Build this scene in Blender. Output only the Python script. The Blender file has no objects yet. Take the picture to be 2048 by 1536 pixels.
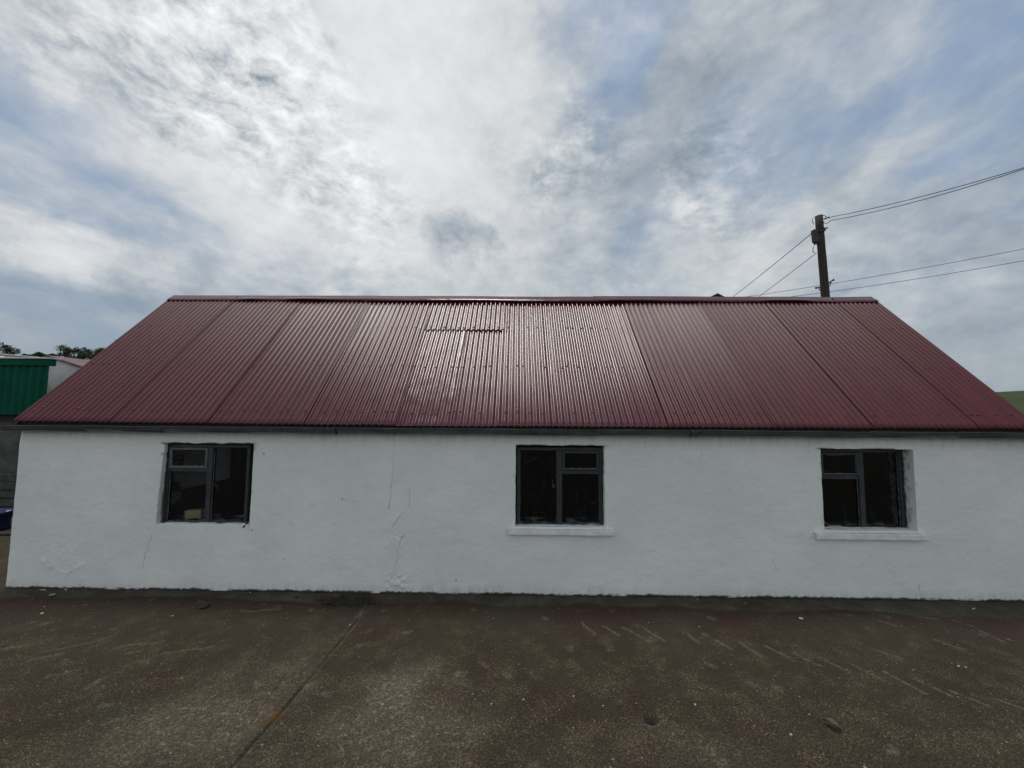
import bpy, bmesh, math, random
import numpy as np
from mathutils import Vector, Matrix

random.seed(7)
RNG = np.random.RandomState(11)
scene = bpy.context.scene
COL = scene.collection
PI = math.pi

# ------------------------------------------------------------------ camera
F_PX = 769.0
CAM_H = 2.152
CAM_Y = -4.62

def cam_axes(yaw, pitch, roll):
    y, p, r = (math.radians(a) for a in (yaw, pitch, roll))
    R = Vector((math.cos(y), math.sin(y), 0)); Fw = Vector((-math.sin(y), math.cos(y), 0)); Z = Vector((0, 0, 1))
    F = Fw * math.cos(p) + Z * math.sin(p); U = Z * math.cos(p) - Fw * math.sin(p)
    return F, R * math.cos(r) + U * math.sin(r), U * math.cos(r) - R * math.sin(r)

CF, CR, CU = cam_axes(.83, 4.0, .39)
CAM = Vector((0, CAM_Y, CAM_H))

def ray(px, py):
    return CF + CR * ((px - 1024) / F_PX) + CU * ((768 - py) / F_PX)

def at_y(px, py, y):
    d = ray(px, py); return CAM + d * ((y - CAM_Y) / d.y)

def at_z(px, py, z=0.0):
    d = ray(px, py); return CAM + d * ((z - CAM_H) / d.z)

cd = bpy.data.cameras.new("camera")
cam = bpy.data.objects.new("camera", cd)
COL.objects.link(cam)
cam.matrix_world = Matrix(((CR.x, CU.x, -CF.x, CAM.x), (CR.y, CU.y, -CF.y, CAM.y), (CR.z, CU.z, -CF.z, CAM.z), (0, 0, 0, 1)))
cd.sensor_width = 36; cd.lens = F_PX / 2048 * 36
cd.clip_start = .05; cd.clip_end = 12000
scene.camera = cam
scene.view_settings.view_transform = 'Standard'
scene.view_settings.look = 'None'
scene.view_settings.exposure = 0
scene.view_settings.gamma = 1

# ------------------------------------------------------------------ small tools
def tag(o, label=None, cat=None, group=None, kind=None):
    if label: o['label'] = label
    if cat: o['category'] = cat
    if group: o['group'] = group
    if kind: o['kind'] = kind
    return o

def empty(name, loc, label, cat, group=None):
    o = bpy.data.objects.new(name, None); COL.objects.link(o)
    o.location = loc; o.empty_display_size = .1
    tag(o, label, cat, group)
    return o

def world_loc(o):
    v = Vector(o.location)
    while o.parent: o = o.parent; v += Vector(o.location)
    return v

def link_mesh(name, me, mat, parent=None, smooth=False):
    o = bpy.data.objects.new(name, me); COL.objects.link(o)
    for m in (mat if isinstance(mat, (list, tuple)) else [mat]): me.materials.append(m)
    if smooth: me.polygons.foreach_set('use_smooth', [True] * len(me.polygons))
    if parent:
        o.parent = parent
        o.location = -world_loc(parent)      # mesh data is written in world coordinates
    return o

def from_bm(name, bm, mat, parent=None, smooth=False, at=None):
    """Mesh written in world coordinates; a top-level one gets its origin moved to `at`."""
    bmesh.ops.recalc_face_normals(bm, faces=bm.faces)
    if at is not None: bmesh.ops.translate(bm, verts=bm.verts, vec=-Vector(at))
    me = bpy.data.meshes.new(name); bm.to_mesh(me); bm.free()
    o = link_mesh(name, me, mat, parent, smooth)
    if at is not None: o.location = at
    return o

def from_np(name, co, quads, mat, parent=None, smooth=True, attrs=None, flip=False):
    me = bpy.data.meshes.new(name)
    co = np.ascontiguousarray(co, dtype=np.float32); quads = np.ascontiguousarray(quads, dtype=np.int32)
    if flip: quads = quads[:, ::-1].copy()
    k = quads.shape[1]
    me.vertices.add(len(co)); me.vertices.foreach_set('co', co.ravel())
    me.loops.add(quads.size); me.loops.foreach_set('vertex_index', quads.ravel())
    me.polygons.add(len(quads)); me.polygons.foreach_set('loop_start', np.arange(len(quads), dtype=np.int32) * k)
    me.update(calc_edges=True); me.validate()
    for nm, arr in (attrs or {}).items():
        a = me.attributes.new(nm, 'FLOAT', 'POINT'); a.data.foreach_set('value', np.ascontiguousarray(arr, dtype=np.float32).ravel())
    return link_mesh(name, me, mat, parent, smooth)

def bm_box(bm, x0, x1, y0, y1, z0, z1, bevel=0.0, M=None):
    vs = [bm.verts.new(p) for p in ((x0, y0, z0), (x1, y0, z0), (x1, y1, z0), (x0, y1, z0), (x0, y0, z1), (x1, y0, z1), (x1, y1, z1), (x0, y1, z1))]
    fs = [bm.faces.new([vs[i] for i in q]) for q in ((3, 2, 1, 0), (4, 5, 6, 7), (0, 1, 5, 4), (1, 2, 6, 5), (2, 3, 7, 6), (3, 0, 4, 7))]
    if M is not None: bmesh.ops.transform(bm, matrix=M, verts=vs)
    if bevel:
        es = list({e for f in fs for e in f.edges})
        bmesh.ops.bevel(bm, geom=es, offset=bevel, segments=2, affect='EDGES', profile=.6)
    return vs

def bm_tube(bm, pts, rad, n=8, cap=True):
    pts = [Vector(p) for p in pts]; rings = []
    rad = rad if isinstance(rad, (list, tuple)) else [rad] * len(pts)
    for i, p in enumerate(pts):
        t = (pts[min(i + 1, len(pts) - 1)] - pts[max(i - 1, 0)]).normalized()
        a = t.cross(Vector((0, 0, 1)) if abs(t.z) < .9 else Vector((1, 0, 0))).normalized(); b = t.cross(a)
        rings.append([bm.verts.new(p + (a * math.cos(2 * PI * k / n) + b * math.sin(2 * PI * k / n)) * rad[i]) for k in range(n)])
    for r0, r1 in zip(rings, rings[1:]):
        for k in range(n): bm.faces.new((r0[k], r0[(k + 1) % n], r1[(k + 1) % n], r1[k]))
    if cap: bm.faces.new(rings[0][::-1]); bm.faces.new(rings[-1])

def grid_quads(nx, ny, off=0):
    i = np.arange(nx - 1); j = np.arange(ny - 1); I, J = np.meshgrid(i, j)
    a = (J * nx + I).ravel() + off
    return np.stack([a, a + 1, a + nx + 1, a + nx], 1)

_tabs = {}
def vnoise(x, y, seed):
    if seed not in _tabs: _tabs[seed] = np.random.RandomState(seed).rand(256, 256)
    t = _tabs[seed]
    xi = np.floor(x).astype(int); yi = np.floor(y).astype(int); fx = x - xi; fy = y - yi
    fx = fx * fx * fx * (fx * (fx * 6 - 15) + 10); fy = fy * fy * fy * (fy * (fy * 6 - 15) + 10)
    g = lambda a, b: t[a & 255, b & 255]
    return (g(xi, yi) * (1 - fx) + g(xi + 1, yi) * fx) * (1 - fy) + (g(xi, yi + 1) * (1 - fx) + g(xi + 1, yi + 1) * fx) * fy

def fbm(x, y, s, oct=4, seed=1, gain=.5):
    x = np.asarray(x, float); y = np.asarray(y, float)
    r = 0; a = 1; tot = 0
    for o in range(oct):
        r = r + a * (vnoise(x * s + 17.3 * o, y * s - 9.1 * o, seed + o) - .5) * 2; tot += a; a *= gain; s *= 2.03
    return r / tot

def sstep(a, b, x):
    t = np.clip((x - a) / (b - a), 0, 1); return t * t * (3 - 2 * t)

def seg_dist(X, Y, pts):
    """distance from points to a polyline, plus the signed side of the nearest segment"""
    best = np.full(X.shape, 9e9); side = np.zeros(X.shape)
    for (x0, y0), (x1, y1) in zip(pts, pts[1:]):
        dx, dy = x1 - x0, y1 - y0; L = dx * dx + dy * dy + 1e-12
        t = np.clip(((X - x0) * dx + (Y - y0) * dy) / L, 0, 1)
        d = np.hypot(X - x0 - t * dx, Y - y0 - t * dy); s = np.sign((X - x0) * dy - (Y - y0) * dx)
        m = d < best; best = np.where(m, d, best); side = np.where(m, s, side)
    return best, side

# ------------------------------------------------------------------ node helper
class G:
    def __init__(s, tree): s.t = tree
    def n(s, typ, **kw):
        nd = s.t.nodes.new(typ)
        for k, v in kw.items(): setattr(nd, k, v)
        return nd
    def put(s, sock, v):
        if v is None: return
        if isinstance(v, bpy.types.NodeSocket): s.t.links.new(v, sock)
        elif isinstance(v, (tuple, list)):
            v = tuple(v)
            if sock.type == 'RGBA' and len(v) == 3: v += (1,)
            sock.default_value = v
        else:
            sock.default_value = v if sock.type in ('VALUE', 'INT', 'BOOLEAN') else ((v, v, v) if sock.type == 'VECTOR' else (v, v, v, 1))
    def m(s, op, a, b=None, c=None, clamp=False):
        nd = s.n('ShaderNodeMath', operation=op, use_clamp=clamp)
        for i, v in enumerate((a, b, c)): s.put(nd.inputs[i], v)
        return nd.outputs[0]
    def v(s, op, a, b=None):
        nd = s.n('ShaderNodeVectorMath', operation=op); s.put(nd.inputs[0], a); s.put(nd.inputs[1], b)
        return nd.outputs['Value'] if op in ('DOT_PRODUCT', 'LENGTH', 'DISTANCE') else nd.outputs[0]
    def noise(s, vec, scale, detail=4, rough=.55, dist=0, dim='3D', col=False):
        nd = s.n('ShaderNodeTexNoise', noise_dimensions=dim); s.put(nd.inputs['Vector'], vec); s.put(nd.inputs['Scale'], scale)
        s.put(nd.inputs['Detail'], detail); s.put(nd.inputs['Roughness'], rough); s.put(nd.inputs['Distortion'], dist)
        return nd.outputs['Color' if col else 'Fac']
    def voro(s, vec, scale, feature='F1', out='Distance', rand=1.0):
        nd = s.n('ShaderNodeTexVoronoi', feature=feature); s.put(nd.inputs['Vector'], vec); s.put(nd.inputs['Scale'], scale)
        s.put(nd.inputs['Randomness'], rand)
        return nd.outputs[out]
    def ramp(s, x, lo, hi, a=0.0, b=1.0):
        nd = s.n('ShaderNodeMapRange', interpolation_type='SMOOTHSTEP')
        for i, v in enumerate((x, lo, hi, a, b)): s.put(nd.inputs[i], v)
        return nd.outputs[0]
    def mix(s, f, a, b, mode='MIX'):
        nd = s.n('ShaderNodeMix', data_type='RGBA', blend_type=mode)
        s.put(nd.inputs[0], f); s.put(nd.inputs[6], a); s.put(nd.inputs[7], b)
        return nd.outputs[2]
    def attr(s, name):
        return s.n('ShaderNodeAttribute', attribute_name=name).outputs['Fac']
    def comb(s, x, y, z):
        nd = s.n('ShaderNodeCombineXYZ')
        for i, v in enumerate((x, y, z)): s.put(nd.inputs[i], v)
        return nd.outputs[0]
    def sep(s, v):
        nd = s.n('ShaderNodeSeparateXYZ'); s.put(nd.inputs[0], v); return nd.outputs
    def bump(s, h, strength, dist):
        nd = s.n('ShaderNodeBump'); s.put(nd.inputs['Height'], h); s.put(nd.inputs['Strength'], strength); s.put(nd.inputs['Distance'], dist)
        return nd.outputs[0]

def material(name, build):
    m = bpy.data.materials.new(name); m.use_nodes = True; t = m.node_tree; g = G(t)
    bsdf = next(n for n in t.nodes if n.type == 'BSDF_PRINCIPLED')
    geo = g.n('ShaderNodeNewGeometry').outputs['Position']
    r = build(g, geo) or {}
    for k, v in r.items(): g.put(bsdf.inputs[k], v)
    return m

def simple(name, c, rough=.7, var=.25, scale=8, metal=0, spec=.5, bump=0.0, bscale=40):
    def b(g, P):
        n = g.noise(P, scale, 5, .6)
        k = g.ramp(n, .3, .7, 1 - var, 1 + var)
        col = g.mix(1.0, c, g.comb(k, k, k), 'MULTIPLY')
        d = {'Base Color': col, 'Roughness': g.ramp(g.noise(P, scale * 2.3, 3), .3, .7, rough - .08, rough + .08), 'Metallic': metal, 'Specular IOR Level': spec}
        if bump: d['Normal'] = g.bump(g.noise(P, bscale, 5, .65), .6, bump)
        return d
    return material(name, b)

M = {}
def mk_wall(g, P):
    dirt = g.attr('dirt'); edge_tone = g.attr('edge_tone')
    big = g.noise(P, 1.1, 5, .55); mid = g.noise(P, 6, 5, .6); fine = g.noise(P, 60, 4, .6)
    c = g.mix(g.ramp(big, .35, .68), (.765, .785, .780), (.835, .85, .838))
    c = g.mix(g.ramp(mid, .5, .75, 0, .25), c, (.60, .63, .63))
    # brush-stroked second coat, thinner in places
    st = g.noise(g.v('MULTIPLY', P, (3, 1, 22)), 2.0, 4, .6)
    c = g.mix(g.ramp(st, .52, .72, 0, .16), c, (.80, .815, .81))
    c = g.mix(g.m('MULTIPLY', edge_tone, g.ramp(g.noise(g.v('MULTIPLY', P, (9, 1, 1.2)), 1.5, 5, .65), .35, .7, .15, 1)), c, (.36, .36, .31))
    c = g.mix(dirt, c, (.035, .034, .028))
    h = g.m('ADD', g.m('MULTIPLY', fine, .35), g.m('ADD', g.m('MULTIPLY', mid, .8), g.m('MULTIPLY', g.noise(g.v('MULTIPLY', P, (1, 1, 2.6)), 26, 4, .6), .55)))
    return {'Base Color': c, 'Roughness': .78, 'Specular IOR Level': .25, 'Normal': g.bump(h, .32, .009)}
M['wall'] = material('white_masonry_paint', mk_wall)

def mk_roof(g, P):
    n1 = g.noise(g.v('MULTIPLY', P, (9, .7, .7)), 1.6, 5, .6); n2 = g.noise(P, 22, 5, .65); n3 = g.noise(P, 3, 3)
    c = g.mix(g.ramp(n1, .3, .72), (.066, .0092, .0160), (.094, .0140, .0240))
    c = g.mix(g.ramp(n2, .60, .80, 0, .25), c, (.115, .028, .036))
    rough = g.ramp(n3, .3, .7, .158, .174)
    dull = g.attr('dull')      # some sheets have kept their gloss, others have weathered matt
    rough = g.m('ADD', rough, g.m('MULTIPLY', dull, .26))
    return {'Base Color': c, 'Roughness': rough, 'Specular IOR Level': g.m('SUBTRACT', .68, g.m('MULTIPLY', dull, .42)),
            }
M['roof'] = material('maroon_roof_paint', mk_roof)
M['roof_edge'] = simple('maroon_trim_paint', (.05, .012, .018), .45)
M['gutter'] = simple('dark_grey_gutter_plastic', (.066, .076, .080), .38, .25, 5)
M['dark_timber'] = simple('dark_timber', (.02, .02, .019), .8, .3, 12)

def mk_frame(g, P):
    n = g.noise(P, 30, 5, .65)
    c = g.mix(g.ramp(g.noise(P, 7, 4), .35, .7), (.022, .029, .034), (.036, .045, .052))
    c = g.mix(g.ramp(n, .66, .74, 0, .8), c, (.20, .21, .20))
    return {'Base Color': c, 'Roughness': .5, 'Normal': g.bump(n, .5, .003)}
M['frame'] = material('slate_grey_window_paint', mk_frame)
M['sash'] = simple('pale_grey_sash_paint', (.10, .108, .125), .55, .3, 20)
M['putty'] = simple('old_putty', (.22, .21, .18), .85, .5, 40)
M['sill'] = simple('white_sill_paint', (.74, .755, .75), .75, .1, 9, spec=.25, bump=.01, bscale=30)
M['brass'] = simple('dull_brass', (.30, .24, .13), .5, .3, 40)
M['cobweb'] = simple('dusty_cobweb', (.22, .22, .20), .95, .3, 40)

def mk_glass():
    m = bpy.data.materials.new('dirty_cool_sheen_glass'); m.use_nodes = True; t = m.node_tree; t.nodes.clear(); g = G(t)
    P = g.n('ShaderNodeNewGeometry').outputs['Position']
    tr = g.n('ShaderNodeBsdfTransparent'); g.put(tr.inputs[0], (.64, .70, .71))
    gl = g.n('ShaderNodeBsdfGlossy'); g.put(gl.inputs[0], (1, 1, 1)); g.put(gl.inputs['Roughness'], .04)
    g.put(gl.inputs['Normal'], g.bump(g.noise(P, 3, 2), .25, .01))
    fr = g.n('ShaderNodeFresnel'); g.put(fr.inputs[0], 1.5)
    mx = g.n('ShaderNodeMixShader'); g.put(mx.inputs[0], fr.outputs[0]); g.put(mx.inputs[1], tr.outputs[0]); g.put(mx.inputs[2], gl.outputs[0])
    df = g.n('ShaderNodeBsdfDiffuse'); g.put(df.inputs[0], (.07, .125, .16))  # dirt film, its blue tint painted in for a cool reflection
    d = g.m('MULTIPLY', g.ramp(g.noise(g.v('MULTIPLY', P, (3, 1, 1.2)), 4, 6, .7, 1.2), .5, .8), g.ramp(g.noise(P, 40, 4, .7), .35, .75, .15, .5))
    d = g.m('ADD', g.m('MULTIPLY', d, .6), .014)  # streaky dirt plus an even film for the painted cool sheen
    m2 = g.n('ShaderNodeMixShader'); g.put(m2.inputs[0], d); g.put(m2.inputs[1], mx.outputs[0]); g.put(m2.inputs[2], df.outputs[0])
    o = g.n('ShaderNodeOutputMaterial'); t.links.new(m2.outputs[0], o.inputs[0])
    return m
M['glass'] = mk_glass()
M['int_light'] = simple('limewashed_inner_wall', (.66, .69, .68), .9, .12, 4)
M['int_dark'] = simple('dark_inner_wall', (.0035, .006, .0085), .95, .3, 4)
M['post'] = simple('raw_timber', (.20, .15, .12), .85, .3, 14)
M['block'] = simple('sawn_timber', (.85, .62, .38), .8, .12, 20)

def mk_yard(g, P):
    red = g.attr('red'); pale = g.attr('pale'); dark = g.attr('dark'); strip = g.attr('strip'); moss = g.attr('moss'); scr = g.attr('scratch')
    n1 = g.noise(P, .9, 5, .6); n2 = g.noise(P, 4.5, 6, .65); n3 = g.noise(P, 24, 5, .7); n4 = g.noise(P, 120, 3, .7)
    c = g.mix(g.ramp(n1, .35, .65), (.037, .026, .0165), (.041, .035, .022))
    c = g.mix(g.ramp(n2, .42, .70, 0, .8), c, (.070, .054, .034))
    c = g.mix(g.ramp(g.noise(g.v('ADD', P, (31, 7, 0)), 2.1, 5, .6), .50, .70, 0, .55), c, (.036, .021, .0185))   # old maroon drips trodden over the yard
    c = g.mix(g.ramp(g.noise(g.v('ADD', P, (3, 17, 0)), 1.6, 5, .6), .55, .68, 0, .6), c, (.033, .034, .026))
    c = g.mix(g.m('MULTIPLY', red, g.ramp(n2, .3, .6, .35, 1)), c, (.036, .0165, .0165))
    c = g.mix(g.m('MULTIPLY', strip, g.ramp(n1, .35, .62, .35, .88)), c, g.mix(g.ramp(n2, .35, .7), (.052, .048, .038), (.088, .083, .066)))
    # worn spots where the paste is gone, in the size of a coin to a hand
    v = g.voro(g.v('ADD', P, g.v('MULTIPLY', g.noise(P, 9, 3, .5, col=True), (.12, .12, 0))), 5.2)
    vc = g.sep(g.voro(g.v('ADD', P, g.v('MULTIPLY', g.noise(P, 9, 3, .5, col=True), (.12, .12, 0))), 5.2, out='Color'))[0]
    spot = g.m('MULTIPLY', g.ramp(v, .10, .30, 1, 0), g.ramp(vc, .62, .75, 0, 1))
    c = g.mix(g.m('MULTIPLY', spot, g.ramp(n3, .4, .62, .1, .75)), c, (.125, .108, .082))
    grit = g.ramp(n3, .50, .68)
    c = g.mix(g.m('MULTIPLY', pale, g.m('ADD', .30, g.m('MULTIPLY', grit, .9))), c, (.22, .19, .14))
    # exposed aggregate
    ag = g.voro(P, 98); agc = g.sep(g.voro(P, 98, out='Color'))
    a_on = g.m('MULTIPLY', g.ramp(ag, .22, .46, 1, 0), g.ramp(agc[0], .50, .60))
    wear = g.ramp(n2, .38, .6, .25, 1)
    zone = g.ramp(g.m('ADD', g.m('MULTIPLY', g.sep(P)[1], -1), g.m('MULTIPLY', g.m('SUBTRACT', n2, .5), 1.6)), .55, 1.75, .30, 1)
    rough_zone = g.m('MULTIPLY', zone, g.m('SUBTRACT', 1, g.m('MULTIPLY', strip, .9)))
    c = g.mix(g.m('MULTIPLY', g.m('MULTIPLY', a_on, wear), g.m('MULTIPLY', rough_zone, .85)), c, g.mix(agc[1], (.14, .11, .078), (.26, .235, .19)))
    ag2 = g.voro(P, 38); agc2 = g.sep(g.voro(P, 38, out='Color'))
    c = g.mix(g.m('MULTIPLY', g.ramp(ag2, .12, .26, 1, 0), g.ramp(agc2[0], .93, .96, 0, .8)), c, (.30, .28, .23))
    c = g.mix(g.m('MULTIPLY', g.ramp(ag2, .12, .28, 1, 0), g.ramp(agc2[1], .90, .94, 0, .7)), c, (.014, .012, .011))
    c = g.mix(g.m('MULTIPLY', g.ramp(n4, .50, .66), .65), c, (.017, .014, .011))
    c = g.mix(g.m('MULTIPLY', scr, g.ramp(n3, .36, .60, .05, .85)), c, (.150, .130, .098))
    gr = g.ramp(g.noise(P, 62, 4, .75), .34, .66, .55, 1.5); gr = g.m('ADD', g.m('MULTIPLY', gr, rough_zone), g.m('SUBTRACT', 1, rough_zone))
    c = g.mix(1.0, c, g.comb(gr, gr, gr), 'MULTIPLY')
    c = g.mix(moss, c, (.11, .052, .012))
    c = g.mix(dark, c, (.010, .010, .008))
    h = g.m('ADD', g.m('MULTIPLY', n3, .6), g.m('ADD', g.m('MULTIPLY', a_on, .35), g.m('MULTIPLY', n4, .4)))
    return {'Base Color': c, 'Roughness': g.ramp(n2, .3, .7, .78, .95), 'Specular IOR Level': .16, 'Normal': g.bump(h, g.m('MULTIPLY', rough_zone, .55), .012)}
M['yard'] = material('weathered_yard_concrete', mk_yard)

def mk_field(g, P):
    n = g.noise(P, .02, 6, .6); f = g.noise(P, .6, 5, .6)
    c = g.mix(g.ramp(n, .38, .62), (.040, .058, .023), (.058, .074, .033))
    c = g.mix(g.ramp(f, .4, .7, 0, .5), c, (.03, .05, .016))
    return {'Base Color': c, 'Roughness': .95, 'Specular IOR Level': .1}
M['field'] = material('pasture_grass', mk_field)

def mk_leaf(nm, a, b):
    def f(g, P):
        return {'Base Color': g.mix(g.ramp(g.noise(P, .9, 4, .6), .35, .65), a, b), 'Roughness': .7, 'Specular IOR Level': .2}
    return material(nm, f)
M['leaf'] = mk_leaf('dark_tree_leaves', (.018, .034, .013), (.045, .07, .022))
M['leaf_light'] = mk_leaf('green_tree_leaves', (.035, .06, .022), (.07, .10, .035))
M['bark'] = simple('tree_bark', (.06, .05, .04), .9)

def mk_pole(g, P):
    w = g.noise(g.v('MULTIPLY', P, (14, 14, .5)), 3, 5, .65)
    c = g.mix(g.ramp(w, .3, .7), (.022, .018, .015), (.050, .043, .037))
    return {'Base Color': c, 'Roughness': .85, 'Normal': g.bump(w, .8, .01)}
M['pole'] = material('creosoted_pole_wood', mk_pole)
M['wire'] = simple('weathered_cable', (.035, .037, .042), .6)
M['iron'] = simple('galvanised_iron', (.06, .062, .066), .55, .3, 20, metal=.4)
M['black'] = simple('black_plastic', (.012, .012, .013), .5)
M['green'] = simple('green_sheet_paint', (.0015, .075, .044), .8, .18, 3, spec=.15)
M['concrete'] = simple('grey_block_wall', (.075, .078, .074), .9, .35, 3, bump=.01)
M['white_far'] = simple('white_gable_render', (.66, .67, .66), .85, .12, 2, bump=.02, bscale=10)
M['pale_edge'] = simple('pale_metal_edge', (.55, .57, .57), .5, .1)
M['skylight'] = simple('white_rooflight', (.60, .62, .64), .4, .1)
M['old_maroon'] = simple('faded_maroon_sheet', (.115, .052, .058), .5, .2, 3)
M['slate'] = simple('dark_slate', (.05, .05, .055), .7)
M['old_board'] = simple('grey_weathered_board', (.055, .058, .056), .9, .35, 9)
M['blue'] = simple('blue_plastic', (.005, .024, .095), .5, .15, 5)
M['pink'] = simple('pale_pink_plastic', (.46, .34, .31), .6, .2, 20)
M['stone'] = simple('pale_stone', (.21, .19, .15), .85, .25, 60)
M['white_stone'] = simple('white_stone', (.42, .39, .34), .8, .15, 60)
M['dark_stone'] = simple('dark_clod', (.035, .030, .020), .95, .4, 60, bump=.01, bscale=90)
M['dead_leaf'] = simple('dead_leaf', (.075, .060, .042), .8, .4, 60)
M['moss'] = simple('dark_moss', (.022, .020, .013), .98, .5, 40)

# ------------------------------------------------------------------ sky and sun
SUN_EL, SUN_AZ = math.radians(83), math.radians(-40)
S = Vector((math.cos(SUN_EL) * math.sin(SUN_AZ), math.cos(SUN_EL) * math.cos(SUN_AZ), math.sin(SUN_EL)))
ld = bpy.data.lights.new('sun', 'SUN'); ld.energy = 1.6; ld.angle = math.radians(16); ld.color = (1, .955, .88)
lo = bpy.data.objects.new('sun', ld); COL.objects.link(lo)
lo.rotation_euler = S.to_track_quat('Z', 'Y').to_euler(); lo.location = (0, 0, 60)

def build_world():
    w = bpy.data.worlds.new('World'); scene.world = w; w.use_nodes = True
    t = w.node_tree; t.nodes.clear(); g = G(t)
    D = g.v('NORMALIZE', g.n('ShaderNodeTexCoord').outputs['Generated'])
    x, y, z = g.sep(D)
    zc = g.m('ADD', g.m('MAXIMUM', z, 0.0), .24)
    p = g.comb(g.m('DIVIDE', x, zc), g.m('DIVIDE', y, zc), 0.0)
    sky = g.n('ShaderNodeTexSky', sky_type='NISHITA'); sky.sun_disc = False
    sky.sun_elevation = SUN_EL; sky.sun_rotation = SUN_AZ; sky.altitude = 50; sky.air_density = 1.2; sky.dust_density = 1.5
    # warp the plane so the sheets of cloud bend
    wv = g.v('MULTIPLY', g.v('SUBTRACT', g.noise(p, .8, 3, .5, col=True), (.5, .5, .5)), (.9, .9, 0))
    q = g.v('ADD', p, wv)
    big = g.noise(g.v('MULTIPLY', q, (1.0, .45, 1)), 1.15, 5, .55)
    band = g.noise(g.v('MULTIPLY', g.v('ADD', q, (4.1, 2.0, 0)), (1, .26, 1)), 2.2, 6, .55)
    Dw = g.v('ADD', D, g.v('MULTIPLY', g.v('SUBTRACT', g.noise(D, 3, 4, .6, col=True), (.5, .5, .5)), (.09, .09, .09)))
    fine = g.noise(g.v('MULTIPLY', Dw, (1, 1, 1.6)), 7.5, 8, .60, .0)
    fine2 = g.noise(g.v('MULTIPLY', Dw, (1, 1, 1.8)), 22, 8, .66, .0)
    puff = g.ramp(g.noise(g.v('MULTIPLY', Dw, (1, 1, 1.9)), 15, 7, .60), .44, .66, -.5, .5)
    jit = g.v('MULTIPLY', g.v('SUBTRACT', g.noise(p, 2.6, 6, .62, col=True), (.5, .5, .5)), (.34, .34, .34))
    jit0 = g.v('MULTIPLY', g.v('SUBTRACT', g.noise(p, 7, 6, .62, col=True), (.5, .5, .5)), (.12, .12, .12))
    Dm = g.v('NORMALIZE', g.v('ADD', D, g.v('MULTIPLY', g.v('SUBTRACT', g.noise(D, 9, 6, .65, col=True), (.5, .5, .5)), (.24, .20, .13))))
    Dj = g.v('NORMALIZE', g.v('ADD', D, jit))
    Dk = g.v('NORMALIZE', g.v('ADD', D, jit0))
    def blob(px, py, r0, r1, d=Dj):
        b = ray(px, py).normalized()
        return g.ramp(g.v('DOT_PRODUCT', d, tuple(b)), math.cos(math.radians(r1)), math.cos(math.radians(r0)))
    def add(*a):
        r = a[0]
        for b in a[1:]: r = g.m('ADD', r, b)
        return r
    def k(s, f): return g.m('MULTIPLY', s, f)
    # how thick the cloud is in each part of the sky
    cov = add(k(g.m('SUBTRACT', big, .5), 1.9), k(g.m('SUBTRACT', band, .5), 1.5), k(g.m('SUBTRACT', fine, .5), .7), .72,
              k(blob(860, 250, 3, 26), .45), k(blob(1000, 520, 2, 16), .35), k(blob(450, 60, 2, 20), .35), k(blob(1700, 640, 4, 24), .28),
              k(blob(1165, 160, 0, 10), -.34), k(blob(1560, 290, 1, 10), -.30), k(blob(2010, 130, 1, 11), -.42), k(blob(60, 180, 2, 14), -.14),
              k(blob(1240, 20, 0, 8), -.20), k(blob(1900, 430, 1, 10), -.25), k(blob(520, 380, 2, 14), -.02), g.ramp(y, .1, -.3, 0, .35))
    cov = g.m('MULTIPLY', g.ramp(cov, -.10, 1.02), .96)
    # how bright it is: thin towards the hidden sun, grey elsewhere
    glow = add(k(blob(430, -60, 0, 36, Dk), .55), k(blob(820, 200, 0, 34, Dk), .50), k(blob(880, 520, 0, 22, Dk), .18), k(blob(1250, 560, 0, 26, Dk), .14))
    mack = add(.26, k(blob(300, 20, 0, 13), .8), k(blob(480, 130, 0, 12), .9), k(blob(620, 290, 0, 11), .8), k(blob(720, 430, 0, 9), .6), k(blob(1130, 330, 0, 8), .5), k(blob(1420, 380, 0, 8), .5))
    sunward = g.ramp(g.v('DOT_PRODUCT', D, tuple(S)), math.cos(math.radians(19)), 1.0, 0, 1.0)
    sunward = g.m('MULTIPLY', g.m('MULTIPLY', sunward, sunward), 1.6)
    rear = g.m('MULTIPLY', g.ramp(y, .05, -.35), g.ramp(z, .80, .35))  # unseen sky behind the camera, brightened to light the front wall
    over = add(g.m('MULTIPLY', g.m('MULTIPLY', g.ramp(z, .70, .90), g.ramp(y, .30, -.05)), -.20), g.m('MULTIPLY', g.ramp(x, .62, .85), g.m('MULTIPLY', g.ramp(z, .25, .5), -.18)),  # overhead and side sky out of view, shaped for the roof reflections
               g.m('MULTIPLY', g.m('MULTIPLY', g.ramp(x, -.50, -.68), g.ramp(y, .42, .22)), g.m('MULTIPLY', g.m('MULTIPLY', g.ramp(z, .40, .60), g.ramp(z, .88, .76)), .42)))
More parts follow.
